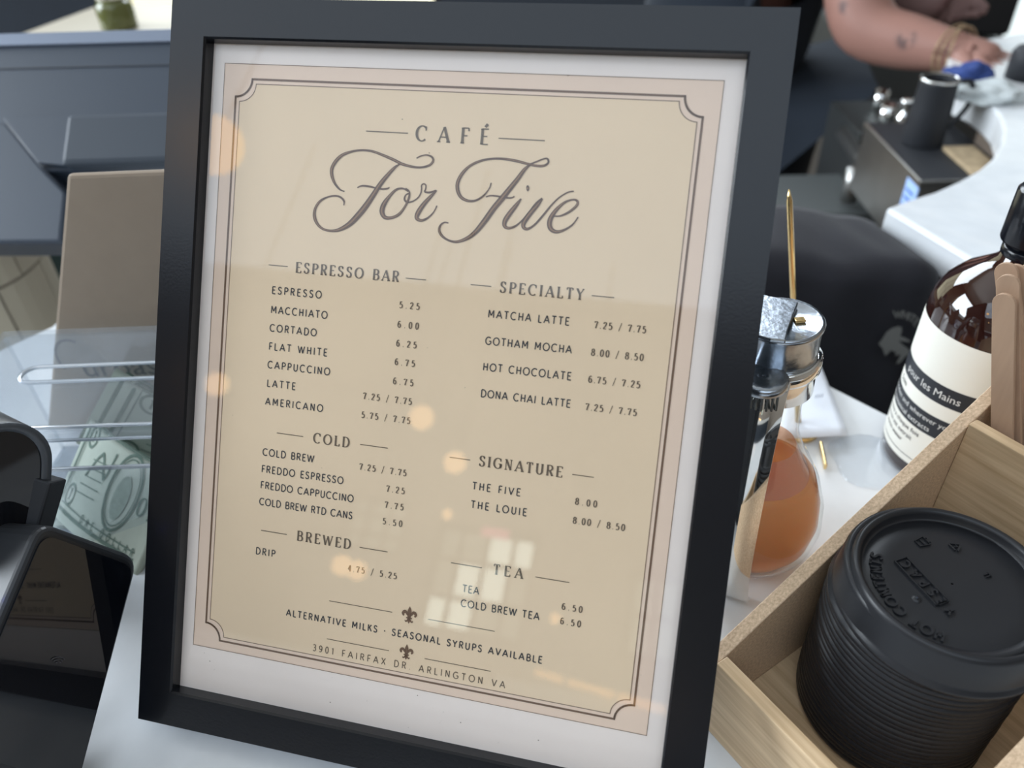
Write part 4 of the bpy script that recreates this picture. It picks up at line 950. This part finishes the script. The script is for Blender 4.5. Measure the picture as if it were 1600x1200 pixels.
# card terminal standing beside the frame
TR = at(222, 872, .056); nT = Vector((.964, -.097, .247)).normalized()
def on_plane(x, y, P=TR, n=nT):
    r = Rm_ray(x, y); return CAM + r * ((P - CAM).dot(n) / r.dot(n))
pTL, pTR, pBR, pBL = on_plane(66, 814), on_plane(222, 872), on_plane(124, 1246), on_plane(-95, 1190)
ct = thing('card_reader', 'black card reader with a glossy dark screen beside the menu frame', 'card reader', (0, 0, 0))
def plate(P, off0, off1, rr, name, m, parent, inset=0.0, bev=0.0):
    c_ = sum(P, Vector()) / 4; e1 = (P[1] - P[0]).normalized(); e2 = nT.cross(e1)
    Q = [((q - c_).dot(e1), (q - c_).dot(e2)) for q in P]
    Q = [(x * (1 - inset / math.hypot(x, y)), y * (1 - inset / math.hypot(x, y))) for x, y in Q]
    R_ = []
    for i in range(4):
        a, b_, c2 = Vector(Q[i - 1]), Vector(Q[i]), Vector(Q[(i + 1) % 4]); d1 = (a - b_).normalized(); d2 = (c2 - b_).normalized()
        p1, p2 = b_ + d1 * rr, b_ + d2 * rr
        for k in range(7):
            t_ = k / 6; R_.append((p1 * (1 - t_) ** 2 + b_ * 2 * t_ * (1 - t_) + p2 * t_ ** 2))
    n = len(R_); vs = [c_ + e1 * q.x + e2 * q.y + nT * o for o in (off0, off1) for q in R_]
    return MB().add(vs, [tuple(range(n))[::-1], tuple(range(n, 2 * n)), *[(i, (i + 1) % n, n + (i + 1) % n, n + i) for i in range(n)]]).build(name, m, parent, bevel=bev, seg=4)
up_ = Vector((0, 0, .0)); Pq = [pTL, pTR, pBR, pBL]
plate(Pq, -.030, -.0008, .008, 'housing', M['device'], ct, 0, .003)
scr = plate(Pq, -.001, .0000, .006, 'screen', M['screen'], ct, .005)
# seam and contactless mark printed on the screen
def on_scr(x, y): return on_plane(x, y) + nT * .0004
mb = MB()
for k in (0, 1, 2):
    c_ = (90, 1038); P = [on_scr(c_[0] + (4 + 4 * k) * math.cos(math.radians(a)) * 1.1, c_[1] - (4 + 4 * k) * math.sin(math.radians(a))) for a in range(40, 141, 20)]
    mb.tube(P, .00015, 5)
mb.build('contactless_symbol', M['screen_mark'], ct)
p_ = on_plane(2, 935) - nT * .004
mb = MB(); mb.lathe([(.0001, .0009), (.0009, .0006), (.001, 0)], 12, tuple(p_)); mb.build('status_light', M['led'], ct)
# rounded scanner head above and behind it
def scanner():
    t = thing('barcode_scanner', 'rounded black scanner head with grey rim left of the tip box', 'scanner', (0, 0, 0))
    c_ = dist(-20, 768, .365); n = (CAM - c_).normalized(); n = (n + Vector((.25, 0, -.3))).normalized(); e1 = RIGHT - n * RIGHT.dot(n); e1.normalize(); e2 = n.cross(e1)
    Mx = Matrix(((e1.x, e2.x, n.x, c_.x), (e1.y, e2.y, n.y, c_.y), (e1.z, e2.z, n.z, c_.z), (0, 0, 0, 1)))
    P = rrect(.044, .052, .019, 10); P = [(x + y * .16, y) for x, y in P]
    MB().prism(P, -.045, 0, Mx, True).build('housing', M['device'], t, bevel=.002)
    I = [(x * .84, y * .88) for x, y in P]; nn = len(P)
    vs = [Mx @ Vector((x, y, z)) for Q, z in ((P, .0002), (P, .002), (I, .002), (I, .0002)) for x, y in Q]
    MB().add(vs, [(r * nn + i, r * nn + (i + 1) % nn, ((r + 1) % 4) * nn + (i + 1) % nn, ((r + 1) % 4) * nn + i) for r in range(4) for i in range(nn)], True).build('grey_rim', M['device_rim'], t)
    MB().prism(I, .0002, .0008, Mx).build('scan_window', M['screen'], t)
    b_ = c_ - n * .03; g = Vector((b_.x - .004, b_.y + .012, 0))
    mb = MB(); mb.tube([b_, (b_ * .4 + g * .6), g + Vector((0, 0, .002))], [.016, .012, .014], 20); mb.build('stand', M['device'], t)
    MB().lathe([(0, 0), (.026, 0), (.026, .002), (.022, .004), (0, .004)], 32, tuple(g)).build('foot', M['device'], t)
    q = dist(62, 786, .375)
    MB().box(tuple(q), (.0105, .022, .012), 0, Matrix(((RIGHT.x, UP.x, FWD.x), (RIGHT.y, UP.y, FWD.y), (RIGHT.z, UP.z, FWD.z))) @ Matrix.Rotation(-.28, 3, 'Z')).build('trigger_block', M['rubber'], t, bevel=.001)
scanner()

# point-of-sale display at the back left
P1, P2, P3, P4 = dist(-170, 60, .86), dist(330, 46, .70), dist(330, 262, .66), dist(-170, 385, .76)
tl = thing('till_display', 'large slate blue till display seen from behind at upper left', 'till', (0, 0, 0))
eX = (P2 - P1).normalized(); eDn = dist(80, 275, .71) - dist(80, 60, .77); eDn = (eDn - eX * eDn.dot(eX)).normalized(); eN = eX.cross(eDn) 
if eN.dot(CAM - P1) < 0: eN = -eN
OT = dist(80, 50, .78)
Mt = Matrix(((eX.x, -eDn.x, eN.x, OT.x), (eX.y, -eDn.y, eN.y, OT.y), (eX.z, -eDn.z, eN.z, OT.z), (0, 0, 0, 1)))
def tq(x, y, n_=0):   # pixel on the shell plane in local x, y
    r = Rm_ray(x, y); q = CAM + r * ((OT - CAM).dot(eN) / r.dot(eN)); l = Mt.inverted() @ q; return (l.x, l.y)
q0, q1, q2, q3 = tq(-150, 56), tq(300, 47), tq(300, 266), tq(-150, 266)
MB().prism([(q3[0], q2[1]), (q2[0], q2[1]), (q1[0], q1[1]), (q0[0], q1[1])], -.03, 0, Mt).build('shell', M['slate'], tl, bevel=.003)
e0 = tq(80, 72)[1]
MB().prism([(q0[0], e0), (q1[0], e0), (q1[0], q1[1]), (q0[0], q1[1])], -.001, .0025, Mt).build('top_bezel', M['slate_edge'], tl, bevel=.0006)
l0 = tq(80, 106)[1]
MB().prism([(q0[0], l0 - .0004), (q1[0], l0 - .0004), (q1[0], l0 + .0004), (q0[0], l0 + .0004)], 0, .0006, Mt).build('seam', M['slate_line'], tl)
# swelling hub and the lower left wing
hub = []
ys = [tq(80, v)[1] for v in (188, 200, 230, 262, 268)]
MB().prism([tq(14, 190), tq(135, 187), tq(330, 182), tq(330, 266), tq(130, 266), tq(68, 260)], -.002, .006, Mt).build('hub_cover', M['slate'], tl, bevel=.0005)
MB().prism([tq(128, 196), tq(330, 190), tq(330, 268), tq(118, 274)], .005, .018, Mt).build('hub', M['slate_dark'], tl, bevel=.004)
wing = [tq(-150, 190), tq(10, 190), tq(68, 262), tq(104, 300), tq(96, 380), tq(-150, 382)]
MB().prism(wing, -.03, .0005, Mt).build('stand_wing', M['slate'], tl, bevel=.003)
s0, s1 = tq(10, 192), tq(103, 298); mb = MB(); mb.tube([Mt @ Vector((*tq(30, 189), .0012)), Mt @ Vector((*tq(12, 193), .0012)), Mt @ Vector((*tq(66, 260), .0012)), Mt @ Vector((*tq(102, 298), .0012))], .0007, 6); mb.build('seam', M['slate_line'], tl)
mb = MB(); mb.tube([Mt @ Vector((*tq(68, 261), .0012)), Mt @ Vector((*tq(132, 262), .0065))], .0006, 6); mb.build('seam', M['slate_line'], tl)
bs = Mt @ Vector((*tq(-40, 380), -.015))
ps = Mt @ Vector((*tq(200, 240), -.02)); 
mb = MB(); mb.tube([ps, Vector((-.215, .415, .06)), Vector((-.215, .415, .004))], .012, 16); mb.build('pole', M['slate'], tl)
MB().lathe([(0, 0), (.04, 0), (.04, .004), (.03, .007), (0, .007)], 32, (-.215, .415, 0)).build('foot', M['slate'], tl)

# cream tiled pillar foot and green panel far left
cp = dist(20, 470, .95)
tw = thing('tiled_pillar', 'cream tiled round pillar below the till at far left', 'pillar', (cp.x - .055, cp.y, Z0))
Hh = .98; RT = .085
MB().lathe([(RT - .003, 0), (RT - .003, Hh)], 32, cap=True).build('core', M['grout'], tw)
tile_me = None
for j in range(7):
    for i in range(9):
        a0_ = 2 * PI * i / 9 + (0.35 if j % 2 else 0); a1_ = a0_ + 2 * PI / 9 - .03; z0_ = Hh - .085 * (j + 1); z1_ = z0_ + .082; vs = []
        for k in range(5):
            a = a0_ + (a1_ - a0_) * k / 4
            for r, z in ((RT - .003, z0_), (RT, z0_), (RT, z1_), (RT - .003, z1_)): vs.append((r * math.cos(a), r * math.sin(a), z))
        fs = [(4 * k + q, 4 * k + (q + 1) % 4, 4 * k + 4 + (q + 1) % 4, 4 * k + 4 + q) for k in range(4) for q in range(4)] + [(3, 2, 1, 0), (16, 17, 18, 19)]
        MB().add(vs, fs).build('tile', M['cream_tile'], tw)
gp = dist(80, 440, 1.15)
o = MB().box((gp.x + .02, gp.y + .10, (gp.z + .12 + Z0) / 2), (.5, .02, gp.z + .12 - Z0), .6).build('green_partition', M['green']); tag(o, 'dark green partition panel beyond the till and kraft bag', 'partition')

# ------------------------------------------------------------------ coffee machine bay, right background
ZB = -.05
A_, B_ = at(1361, 200, ZB), at(1441, 283, ZB)
ux = (B_ - A_); ux.z = 0; Lx = ux.length; ux.normalize(); uy = Vector((-ux.y, ux.x, 0))
if uy.x < 0: uy = -uy
ang = math.atan2(ux.y, ux.x)
mc = thing('grinder_station', 'low steel station with black rubber top and small blue display', 'coffee equipment', (0, 0, 0))
def stn(a, b_, z0, z1, name, m, bev=.001, parent=mc):
    P = [A_ + ux * a[0] + uy * b_[0], A_ + ux * a[1] + uy * b_[0], A_ + ux * a[1] + uy * b_[1], A_ + ux * a[0] + uy * b_[1]]
    P = [(q.x, q.y) for q in P]
    area_ = sum(P[i][0] * P[(i + 1) % 4][1] - P[(i + 1) % 4][0] * P[i][1] for i in range(4))
    if area_ < 0: P = P[::-1]
    return MB().prism(P, z0, z1).build(name, m, parent, bevel=bev)
WB_ = .105
stn((-.02, Lx), (0, WB_), -.14, ZB - .004, 'steel_body', M['steel'])
stn((-.02, Lx), (-.002, .002), ZB - .008, ZB, 'steel_rim', M['steel'], .0006)
stn((Lx - .004, Lx), (0, WB_), ZB - .008, ZB, 'steel_rim', M['steel'], .0006)
stn((-.02, Lx - .004), (.002, WB_), ZB - .004, ZB - .001, 'rubber_top', M['rubber'], .0005)
d0, d1 = .80 * Lx, .995 * Lx
P = [A_ + ux * s - uy * .001 for s in (d0, d1)]
mb = MB(); mb.add([P[0] + Vector((0, 0, -.004)), P[1] + Vector((0, 0, -.004)), P[1] + Vector((0, 0, -.046)), P[0] + Vector((0, 0, -.046))], [(0, 1, 2, 3)])
mb.build('blue_display', M['tag_blue'], mc, recalc=False)
mb = MB()
for k in range(3):
    z = -.02 - .009 * k; mb.tube([P[0] + ux * .006 - uy * .001 + Vector((0, 0, z)), P[1] - ux * .008 - uy * .001 + Vector((0, 0, z))], .0012, 5)
mb.build('display_marking', M['tag_ink'], mc)
stn((.45 * Lx, Lx - .01), (.058, .094), ZB - .001, ZB + .004, 'grounds_tray', M['cork'], .001)
pp = at(1440, 222, ZB)
pt = thing('milk_pitcher', 'black steel milk pitcher with shiny rim on the rubber top', 'pitcher', (pp.x, pp.y, ZB - .001))
MB().lathe([(0, 0), (.0225, 0), (.0232, .002), (.0222, .042), (.0208, .071), (.0215, .075), (.0200, .076), (.0195, .070), (.0195, .004), (0, .003)], 48).build('pitcher_body', M['rubber'], pt)
MB().lathe([(.0206, .0735), (.0221, .0755), (.0211, .0775), (.0197, .0760)], 48).build('steel_rim', M['chrome'], pt)
mb = MB(); mb.tube(catmull([(.0225, .004, .072), (.038, .010, .069), (.041, .012, .042), (.024, .004, .018)], 6), .003, 8); mb.build('handle', M['rubber'], pt)
# small steel pieces left of the pitcher
def small(name, label, cat, px, py, z, prof_, m, grp='small steel coffee tools'):
    q = at(px, py, z); o = MB().lathe(prof_, 28).build(name, m, None, loc=tuple(q)); tag(o, label, cat, grp); return o
# tools shelf
shf = at(1375, 190, -.11)
o = MB().box((shf.x + .01, shf.y + .03, (-.11 + Z0) / 2), (.14, .12, -.11 - Z0), ang).build('steel_cabinet', M['dark_steel'], bevel=.002); tag(o, 'dark steel cabinet supporting the coffee tools behind the station', 'cabinet')
small('tamper', 'small steel tamper nearest the pitcher foot', 'tamper', 1404, 212, -.11, [(0, 0), (.011, 0), (.011, .028), (.006, .034), (.004, .040), (.010, .046), (.010, .052), (0, .054)], M['chrome'])
small('steel_cup', 'short shiny steel cup left of the tamper', 'cup', 1382, 195, -.11, [(0, 0), (.012, 0), (.013, .03), (.0115, .030), (.011, .003), (0, .003)], M['chrome'])
small('steel_cup', 'smaller steel cup furthest left beyond the station', 'cup', 1371, 172, -.11, [(0, 0), (.010, 0), (.011, .03), (.0095, .030), (.009, .003), (0, .003)], M['chrome'])
q = at(1516, 200, ZB + .0)
t = thing('milk_frother', 'small steel ball-ended whisk lying beside the pitcher', 'whisk', (q.x, q.y, ZB))
MB().lathe([(0.0002, 0), (.006, .003), (.009, .009), (.006, .015), (.0002, .018)], 20).build('whisk_head', M['chrome'], t)
mb = MB(); mb.tube([(.004, -.004, .008), (.030, -.085, .003)], .0025, 8); mb.build('handle', M['rubber'], t)
# lower left steel rails and panel
q = at(1345, 300, -.17)
o = MB().box((q.x - .075, q.y + .03, (-.19 + Z0) / 2), (.20, .14, -.19 - Z0), ang + PI / 2).build('steel_drawer_unit', M['grey_unit'], bevel=.004); tag(o, 'grey steel drawer unit at the left below the station', 'drawer unit')
t = thing('steel_rail', 'pair of grey steel rails running below the station', 'rail', (0, 0, 0))
for off in (0, .03):
    mb = MB(); a = at(1318, 208, -.13) + Vector((off, 0, -off * .5)); b_ = at(1392, 322, -.13) + Vector((off, 0, -off * .5)); mb.tube([a, b_], .011, 16); mb.build('bar', M['steel'], t)
mb = MB(); mb.tube([at(1338, 262, -.13), at(1338, 262, -.13) + Vector((0, 0, -.05))], .012, 16); mb.build('post', M['steel'], t)
# cloths on the marble by the hand
def blob(name, px, py, z, sx, sy, sz, m, label, cat, seed):
    q = at(px, py, z); bm = bmesh.new(); bmesh.ops.create_icosphere(bm, subdivisions=4, radius=1)
    for v in bm.verts:
        n = noise.noise(v.co * 1.8 + Vector((seed, 0, 0))) * .35 + noise.noise(v.co * 4 + Vector((0, seed, 0))) * .15; v.co *= 1 + n
        v.co = Vector((v.co.x * sx, v.co.y * sy, max(v.co.z, -.35) * sz + .35 * sz))
    for f in bm.faces: f.smooth = True
    me = bpy.data.meshes.new(name); bm.to_mesh(me); bm.free(); o = link(name, me, None, m, tuple(q)); tag(o, label, cat); return o
blob('blue_cloth', 1508, 136, .0, .030, .024, .020, M['blue_cloth'], 'crumpled blue cloth below the barista\'s wrist', 'cloth', 3)
blob('white_cloth', 1543, 152, .0, .040, .030, .013, M['white_cloth'], 'folded white cloth on the curved marble edge', 'cloth', 8)
q = at(1602, 122, .0)
o = MB().lathe([(0, 0), (.024, 0), (.024, .03), (.020, .036), (0, .036)], 32).build('black_knob', M['rubber'], None, loc=(q.x, q.y, 0)); tag(o, 'round black knob gripped under the barista\'s hand', 'knob')
# espresso machine silhouettes at the back
em = thing('espresso_machine', 'dark espresso machine behind the barista\'s arm', 'coffee machine', (0, 0, 0))
q = dist(1455, -40, 2.35)
MB().box((q.x - .03, q.y, -.02), (.36, .35, .34), .1).build('machine_body', M['black_metal'], em, bevel=.01)
MB().box((q.x - .03, q.y, -.55), (.36, .38, .70), .1).build('machine_base', M['dark_steel'], em, bevel=.01)
for k, (px, py) in enumerate([(1412, 24), (1440, 30), (1432, 8)]):
    q = dist(px, py, 1.62); MB().lathe([(0, 0), (.012, 0), (.015, .02), (.012, .045), (.004, .05), (0, .05)], 20, tuple(q - Vector((0, 0, .025)))).build('group_fitting', M['chrome'], em)

# ------------------------------------------------------------------ barista
def skin_mesh(verts, edges, radii, name, m, parent, sub=2, root=0):
    me = bpy.data.meshes.new(name); me.from_pydata([tuple(v) for v in verts], edges, []); o = link(name, me, parent, m)
    sk = o.modifiers.new('skin', 'SKIN'); sk.use_smooth_shade = True
    ly = me.skin_vertices[0].data
    for i, r in enumerate(radii):
        ly[i].radius = (r, r) if not isinstance(r, tuple) else r
        ly[i].use_root = (i == root)
    s = o.modifiers.new('sub', 'SUBSURF'); s.levels = sub; s.render_levels = sub
    return o
ba = thing('person', 'person in a dark navy shirt reaching right with a bare tattooed forearm', 'person', (.36, 1.35, Z0))
def L(v): return Vector(v) - Vector((.36, 1.35, Z0))
sh = dist(1345, -190, 1.42); el = dist(1338, 50, 1.36); mid = dist(1410, 64, 1.335); wr = dist(1496, 82, 1.30); kn = dist(1560, 100, 1.285)
sc_ = Vector((sh.x - .14, sh.y + .14, sh.z + .02))
# trunk, pelvis, legs, neck, head are one body; the frame cuts it at the shoulder
hip = Vector((sc_.x - .02, sc_.y + .03, -.12)); ch = Vector((sc_.x - .03, sc_.y + .02, sc_.z - .12)); nk = Vector((sc_.x - .06, sc_.y - .01, sc_.z + .07)); hd_ = Vector((sc_.x - .05, sc_.y - .05, sc_.z + .22))
lsh = Vector((sc_.x - .22, sc_.y - .03, sc_.z - .02)); lel = dist(1330, -60, 1.62); lwr = dist(1440, 4, 1.58)
V = [hip, ch, nk, hd_, sh, el, mid, wr, kn,
     hip + Vector((.09, 0, -.08)), hip + Vector((.10, .02, -.45)), Vector((hip.x + .10, hip.y + .03, Z0 + .05)),
     hip + Vector((-.09, 0, -.08)), hip + Vector((-.10, .02, -.45)), Vector((hip.x - .10, hip.y + .03, Z0 + .05))]
Ed = [(0, 1), (1, 2), (2, 3), (1, 4), (4, 5), (5, 6), (6, 7), (7, 8), (0, 9), (9, 10), (10, 11), (0, 12), (12, 13), (13, 14)]
Rr_ = [.10, .13, .055, .095, .062, .050, .042, .027, (.030, .022), .07, .055, .04, .07, .055, .04]
body_o = skin_mesh([L(v) for v in V], Ed, Rr_, 'body', M['skin'], ba)
tc_ = lambda x, y, d: tuple(L(dist(x, y, d)))
add_tattoos(M['skin'], [(tc_(1416, 62, 1.295), .016), (tc_(1312, 12, 1.32), .014), (tc_(1478, 82, 1.27), .010)])
# clothing over trunk
skin_mesh([L(v) for v in (hip + Vector((0, 0, -.10)), (hip + ch) / 2, ch, ch + Vector((0, 0, .10)), sh, sh + (el - sh) * .35)], [(0, 1), (1, 2), (2, 3), (2, 4), (4, 5)], [.175, .165, .165, .10, .085, .078], 'shirt', M['shirt'], ba)
skin_mesh([L(v) for v in (hip, V[9], V[10], V[11], V[12], V[13], V[14])], [(0, 1), (1, 2), (2, 3), (0, 4), (4, 5), (5, 6)], [.18, .13, .095, .065, .13, .095, .065], 'trousers', M['shirt'], ba)
# hair
skin_mesh([L(hd_ + Vector((0, .03, .02))), L(hd_ + Vector((0, .05, -.06)))], [(0, 1)], [.105, .08], 'hair', M['rubber'], ba)
# hand: palm root plus five fingers curling over the knob
e1 = (kn - wr).normalized(); up2 = Vector((0, 0, 1)); sdv = e1.cross(up2).normalized(); dn = e1.cross(sdv); dn = dn if dn.z < 0 else -dn
def finger(off, ln_, spread, r, drop, name='finger'):
    b_ = kn + sdv * off - e1 * .015; P = [b_]; d = (e1 + sdv * spread).normalized(); p = b_
    for k, (l_, dd) in enumerate(((.45, .15), (.30, .55), (.25, .9))):
        p = p + (d * (1 - dd * drop) + dn * dd * drop).normalized() * ln_ * l_; P.append(p)
    return P
Vh, Eh, Rh = [wr, kn], [(0, 1)], [(.024, .02), (.034, .018)]
for off, ln_, spd, r in ((-.030, .075, -.15, .0085), (-.010, .085, -.03, .009), (.010, .088, .05, .009), (.028, .078, .15, .0085)):
    P = finger(off, ln_, spd, r, .8); i0 = len(Vh); Vh += P; Rh += [r * 1.15, r, r * .92, r * .75]; Eh += [(1, i0), (i0, i0 + 1), (i0 + 1, i0 + 2), (i0 + 2, i0 + 3)]
th_ = [wr + e1 * .02 + sdv * .024, wr + e1 * .045 + sdv * .048 + dn * .012, wr + e1 * .075 + sdv * .050 + dn * .030]
i0 = len(Vh); Vh += th_; Rh += [.012, .0105, .008]; Eh += [(0, i0), (i0, i0 + 1), (i0 + 1, i0 + 2)]
skin_mesh([L(v) for v in Vh], Eh, Rh, 'hand', M['skin'], ba)
# bracelets
for k, (f_, r) in enumerate(((.90, .0315), (.95, .031), (1.0, .0305))):
    c_ = mid + (wr - mid) * f_; ax = (wr - mid).normalized(); a1_ = ax.cross(Vector((0, 0, 1))).normalized(); a2_ = ax.cross(a1_); tilt = ax * .008 * (1 if k % 2 else -1)
    P = [L(c_ + a1_ * math.cos(2 * PI * i / 24) * r + a2_ * math.sin(2 * PI * i / 24) * (r + .003) + tilt * math.cos(2 * PI * i / 24)) for i in range(25)]
    MB().tube(P, .0014, 6).build('bracelet', M['bracelet'], ba)
# second arm behind, hand pointing right
V2 = [lel, (lel + lwr) / 2, lwr, dist(1490, 6, 1.56)]
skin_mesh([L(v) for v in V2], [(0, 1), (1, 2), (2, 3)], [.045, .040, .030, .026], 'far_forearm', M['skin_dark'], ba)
Vh = [dist(1470, 4, 1.57), dist(1505, 4, 1.555)]; Eh = [(0, 1)]; Rh = [.026, (.03, .018)]
for px, py, ln2 in ((1540, 6, 0), (1546, 13, 0), (1543, 20, 0), (1532, 26, 0)):
    a = Vh[1]; q = dist(px, py, 1.55); i0 = len(Vh); Vh += [a + (q - a) * .35 + Vector((0, 0, -.0008 * (py - 10))), a + (q - a) * .7, q]; Rh += [.009, .0085, .006]; Eh += [(1, i0), (i0, i0 + 1), (i0 + 1, i0 + 2)]
q = dist(1500, 32, 1.55); i0 = len(Vh); Vh += [Vh[0] + (q - Vh[0]) * .5, q]; Rh += [.010, .007]; Eh += [(0, i0), (i0, i0 + 1)]
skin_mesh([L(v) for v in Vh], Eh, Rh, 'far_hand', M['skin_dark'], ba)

# ------------------------------------------------------------------ upper left: things before the bright window
q = dist(45, 0, 2.1)
t = thing('cafe_chair', 'dark chair back against the bright window, above the till', 'chair', (q.x, q.y, Z0))
hh = q.z - Z0
MB().box((.01, 0, hh), (.40, .05, .62)).build('backrest', M['shirt'], t, bevel=.02)
MB().box((-.03, -.22, hh - .38), (.38, .42, .06)).build('seat', M['shirt'], t, bevel=.015)
for sx in (-.17, .12):
    for sy in (-.40, -.03): MB().box((sx, sy, (hh - .41) / 2), (.035, .035, hh - .41)).build('leg', M['black_metal'], t)
q = dist(188, 43, 1.5)
sd_ = MB().box((q.x, q.y + .05, (q.z + Z0) / 2), (.30, .22, q.z - Z0 - .002)).build('side_table', M['cream_tile'], bevel=.004); tag(sd_, 'pale cream ledge under the olive jar beyond the till', 'table')
t = thing('olive_jar', 'olive green glass jar with silver lid beyond the till display', 'jar', (q.x, q.y, q.z))
MB().lathe([(0, 0), (.027, 0), (.028, .003), (.028, .032), (.021, .042), (0, .042)], 32).build('jar_body', M['green_glass'], t)
MB().lathe([(0, .042), (.020, .042), (.023, .044), (.023, .066), (0, .068)], 32).build('jar_lid', M['chrome'], t)

# ------------------------------------------------------------------ behind the camera: what the glass mirrors
nF = Vector((0, -math.cos(LEAN), math.sin(LEAN))); oF = FP(0, 0, .0042)
def mirror(x, y, tt):
    r = Rm_ray(x, y).normalized(); t_ = (oF - CAM).dot(nF) / r.dot(nF); P = CAM + r * t_; d = r - nF * 2 * r.dot(nF); return P + d * tt
bulbs = [(338, 228, 2.6, .10, 'left'), (660, 652, 3.6, .062, 'centre'), (712, 722, 3.9, .06, 'centre'), (700, 803, 4.1, .03, 'far'), (536, 882, 4.0, .055, 'low'), (560, 890, 4.2, .055, 'low'), (868, 965, 4.0, .028, 'low'), (342, 600, 3.9, .06, 'left wall')]
names_ = ['largest warm globe pendant lamp nearest the counter', 'warm globe pendant lamp, upper one of the middle pair', 'warm globe pendant lamp, lower one of the middle pair', 'small warm pendant lamp below the middle pair', 'left globe of the low touching pair of pendant lamps', 'right globe of the low touching pair of pendant lamps', 'smallest low pendant lamp near the back windows', 'warm globe pendant lamp nearest the left wall']
for (x, y, d_, r_, _), nm in zip(bulbs, names_):
    q = mirror(x, y, d_)
    t = thing('pendant_lamp', nm, 'lamp', tuple(q), (0, 0, 0), 'globe pendant lamps behind the counter')
    bm = bmesh.new(); bmesh.ops.create_uvsphere(bm, u_segments=24, v_segments=14, radius=r_); me = bpy.data.meshes.new('globe'); bm.to_mesh(me); bm.free()
    link('globe', me, t, M['bulb']); mb = MB(); mb.tube([(0, 0, r_), (0, 0, Z1 - q.z)], .006, 6); mb.build('cord', M['black_metal'], t)
a, b_ = mirror(838, 1048, 3.4), mirror(1040, 1107, 3.2)
t = thing('strip_light', 'warm linear shelf light low on the rear bench', 'lamp', tuple((a + b_) / 2)); c_ = (a + b_) / 2
mb = MB(); mb.tube([a - c_, a - c_ + (b_ - a) * .22], .016, 8); mb.build('light_tube', M['warm_strip'], t)
mb = MB(); mb.tube([a - c_ + (b_ - a) * .27, a - c_ + (b_ - a) * .62], .016, 8); mb.build('light_tube', M['warm_strip'], t)
mb = MB(); mb.tube([a - c_ + (b_ - a) * .66, b_ - c_], .018, 8); mb.build('light_tube', M['warm_strip'], t)
zb2 = a.z - .11
o = thing('rear_bench', 'long bench with white back and dark base along the rear wall of the cafe', 'bench', (-.2, -3.5, Z0))
MB().box((0, 0, zb2 - .07 - Z0), (4.6, .8, .14)).build('white_top', M['cabinet'], o, bevel=.01)
MB().box((0, 0, (zb2 - .14 - Z0) / 2), (4.5, .74, zb2 - .14 - Z0)).build('base', M['wall_dark'], o)
MB().box((c_.x, c_.y - .04, (zb2 + c_.z - .02) / 2), (.9, .05, c_.z - .02 - zb2)).build('light_mount', M['cabinet'], None)
bpy.data.objects['light_mount'].parent = t; bpy.data.objects['light_mount'].location = -c_
q = mirror(775, 832, 4.2)
o = MB().box((q.x, q.y, q.z), (.16, .02, .05)).build('neon_sign', M['neon']); tag(o, 'small pink neon bar hanging by the rear window', 'sign')
print('objects', len(bpy.data.objects))
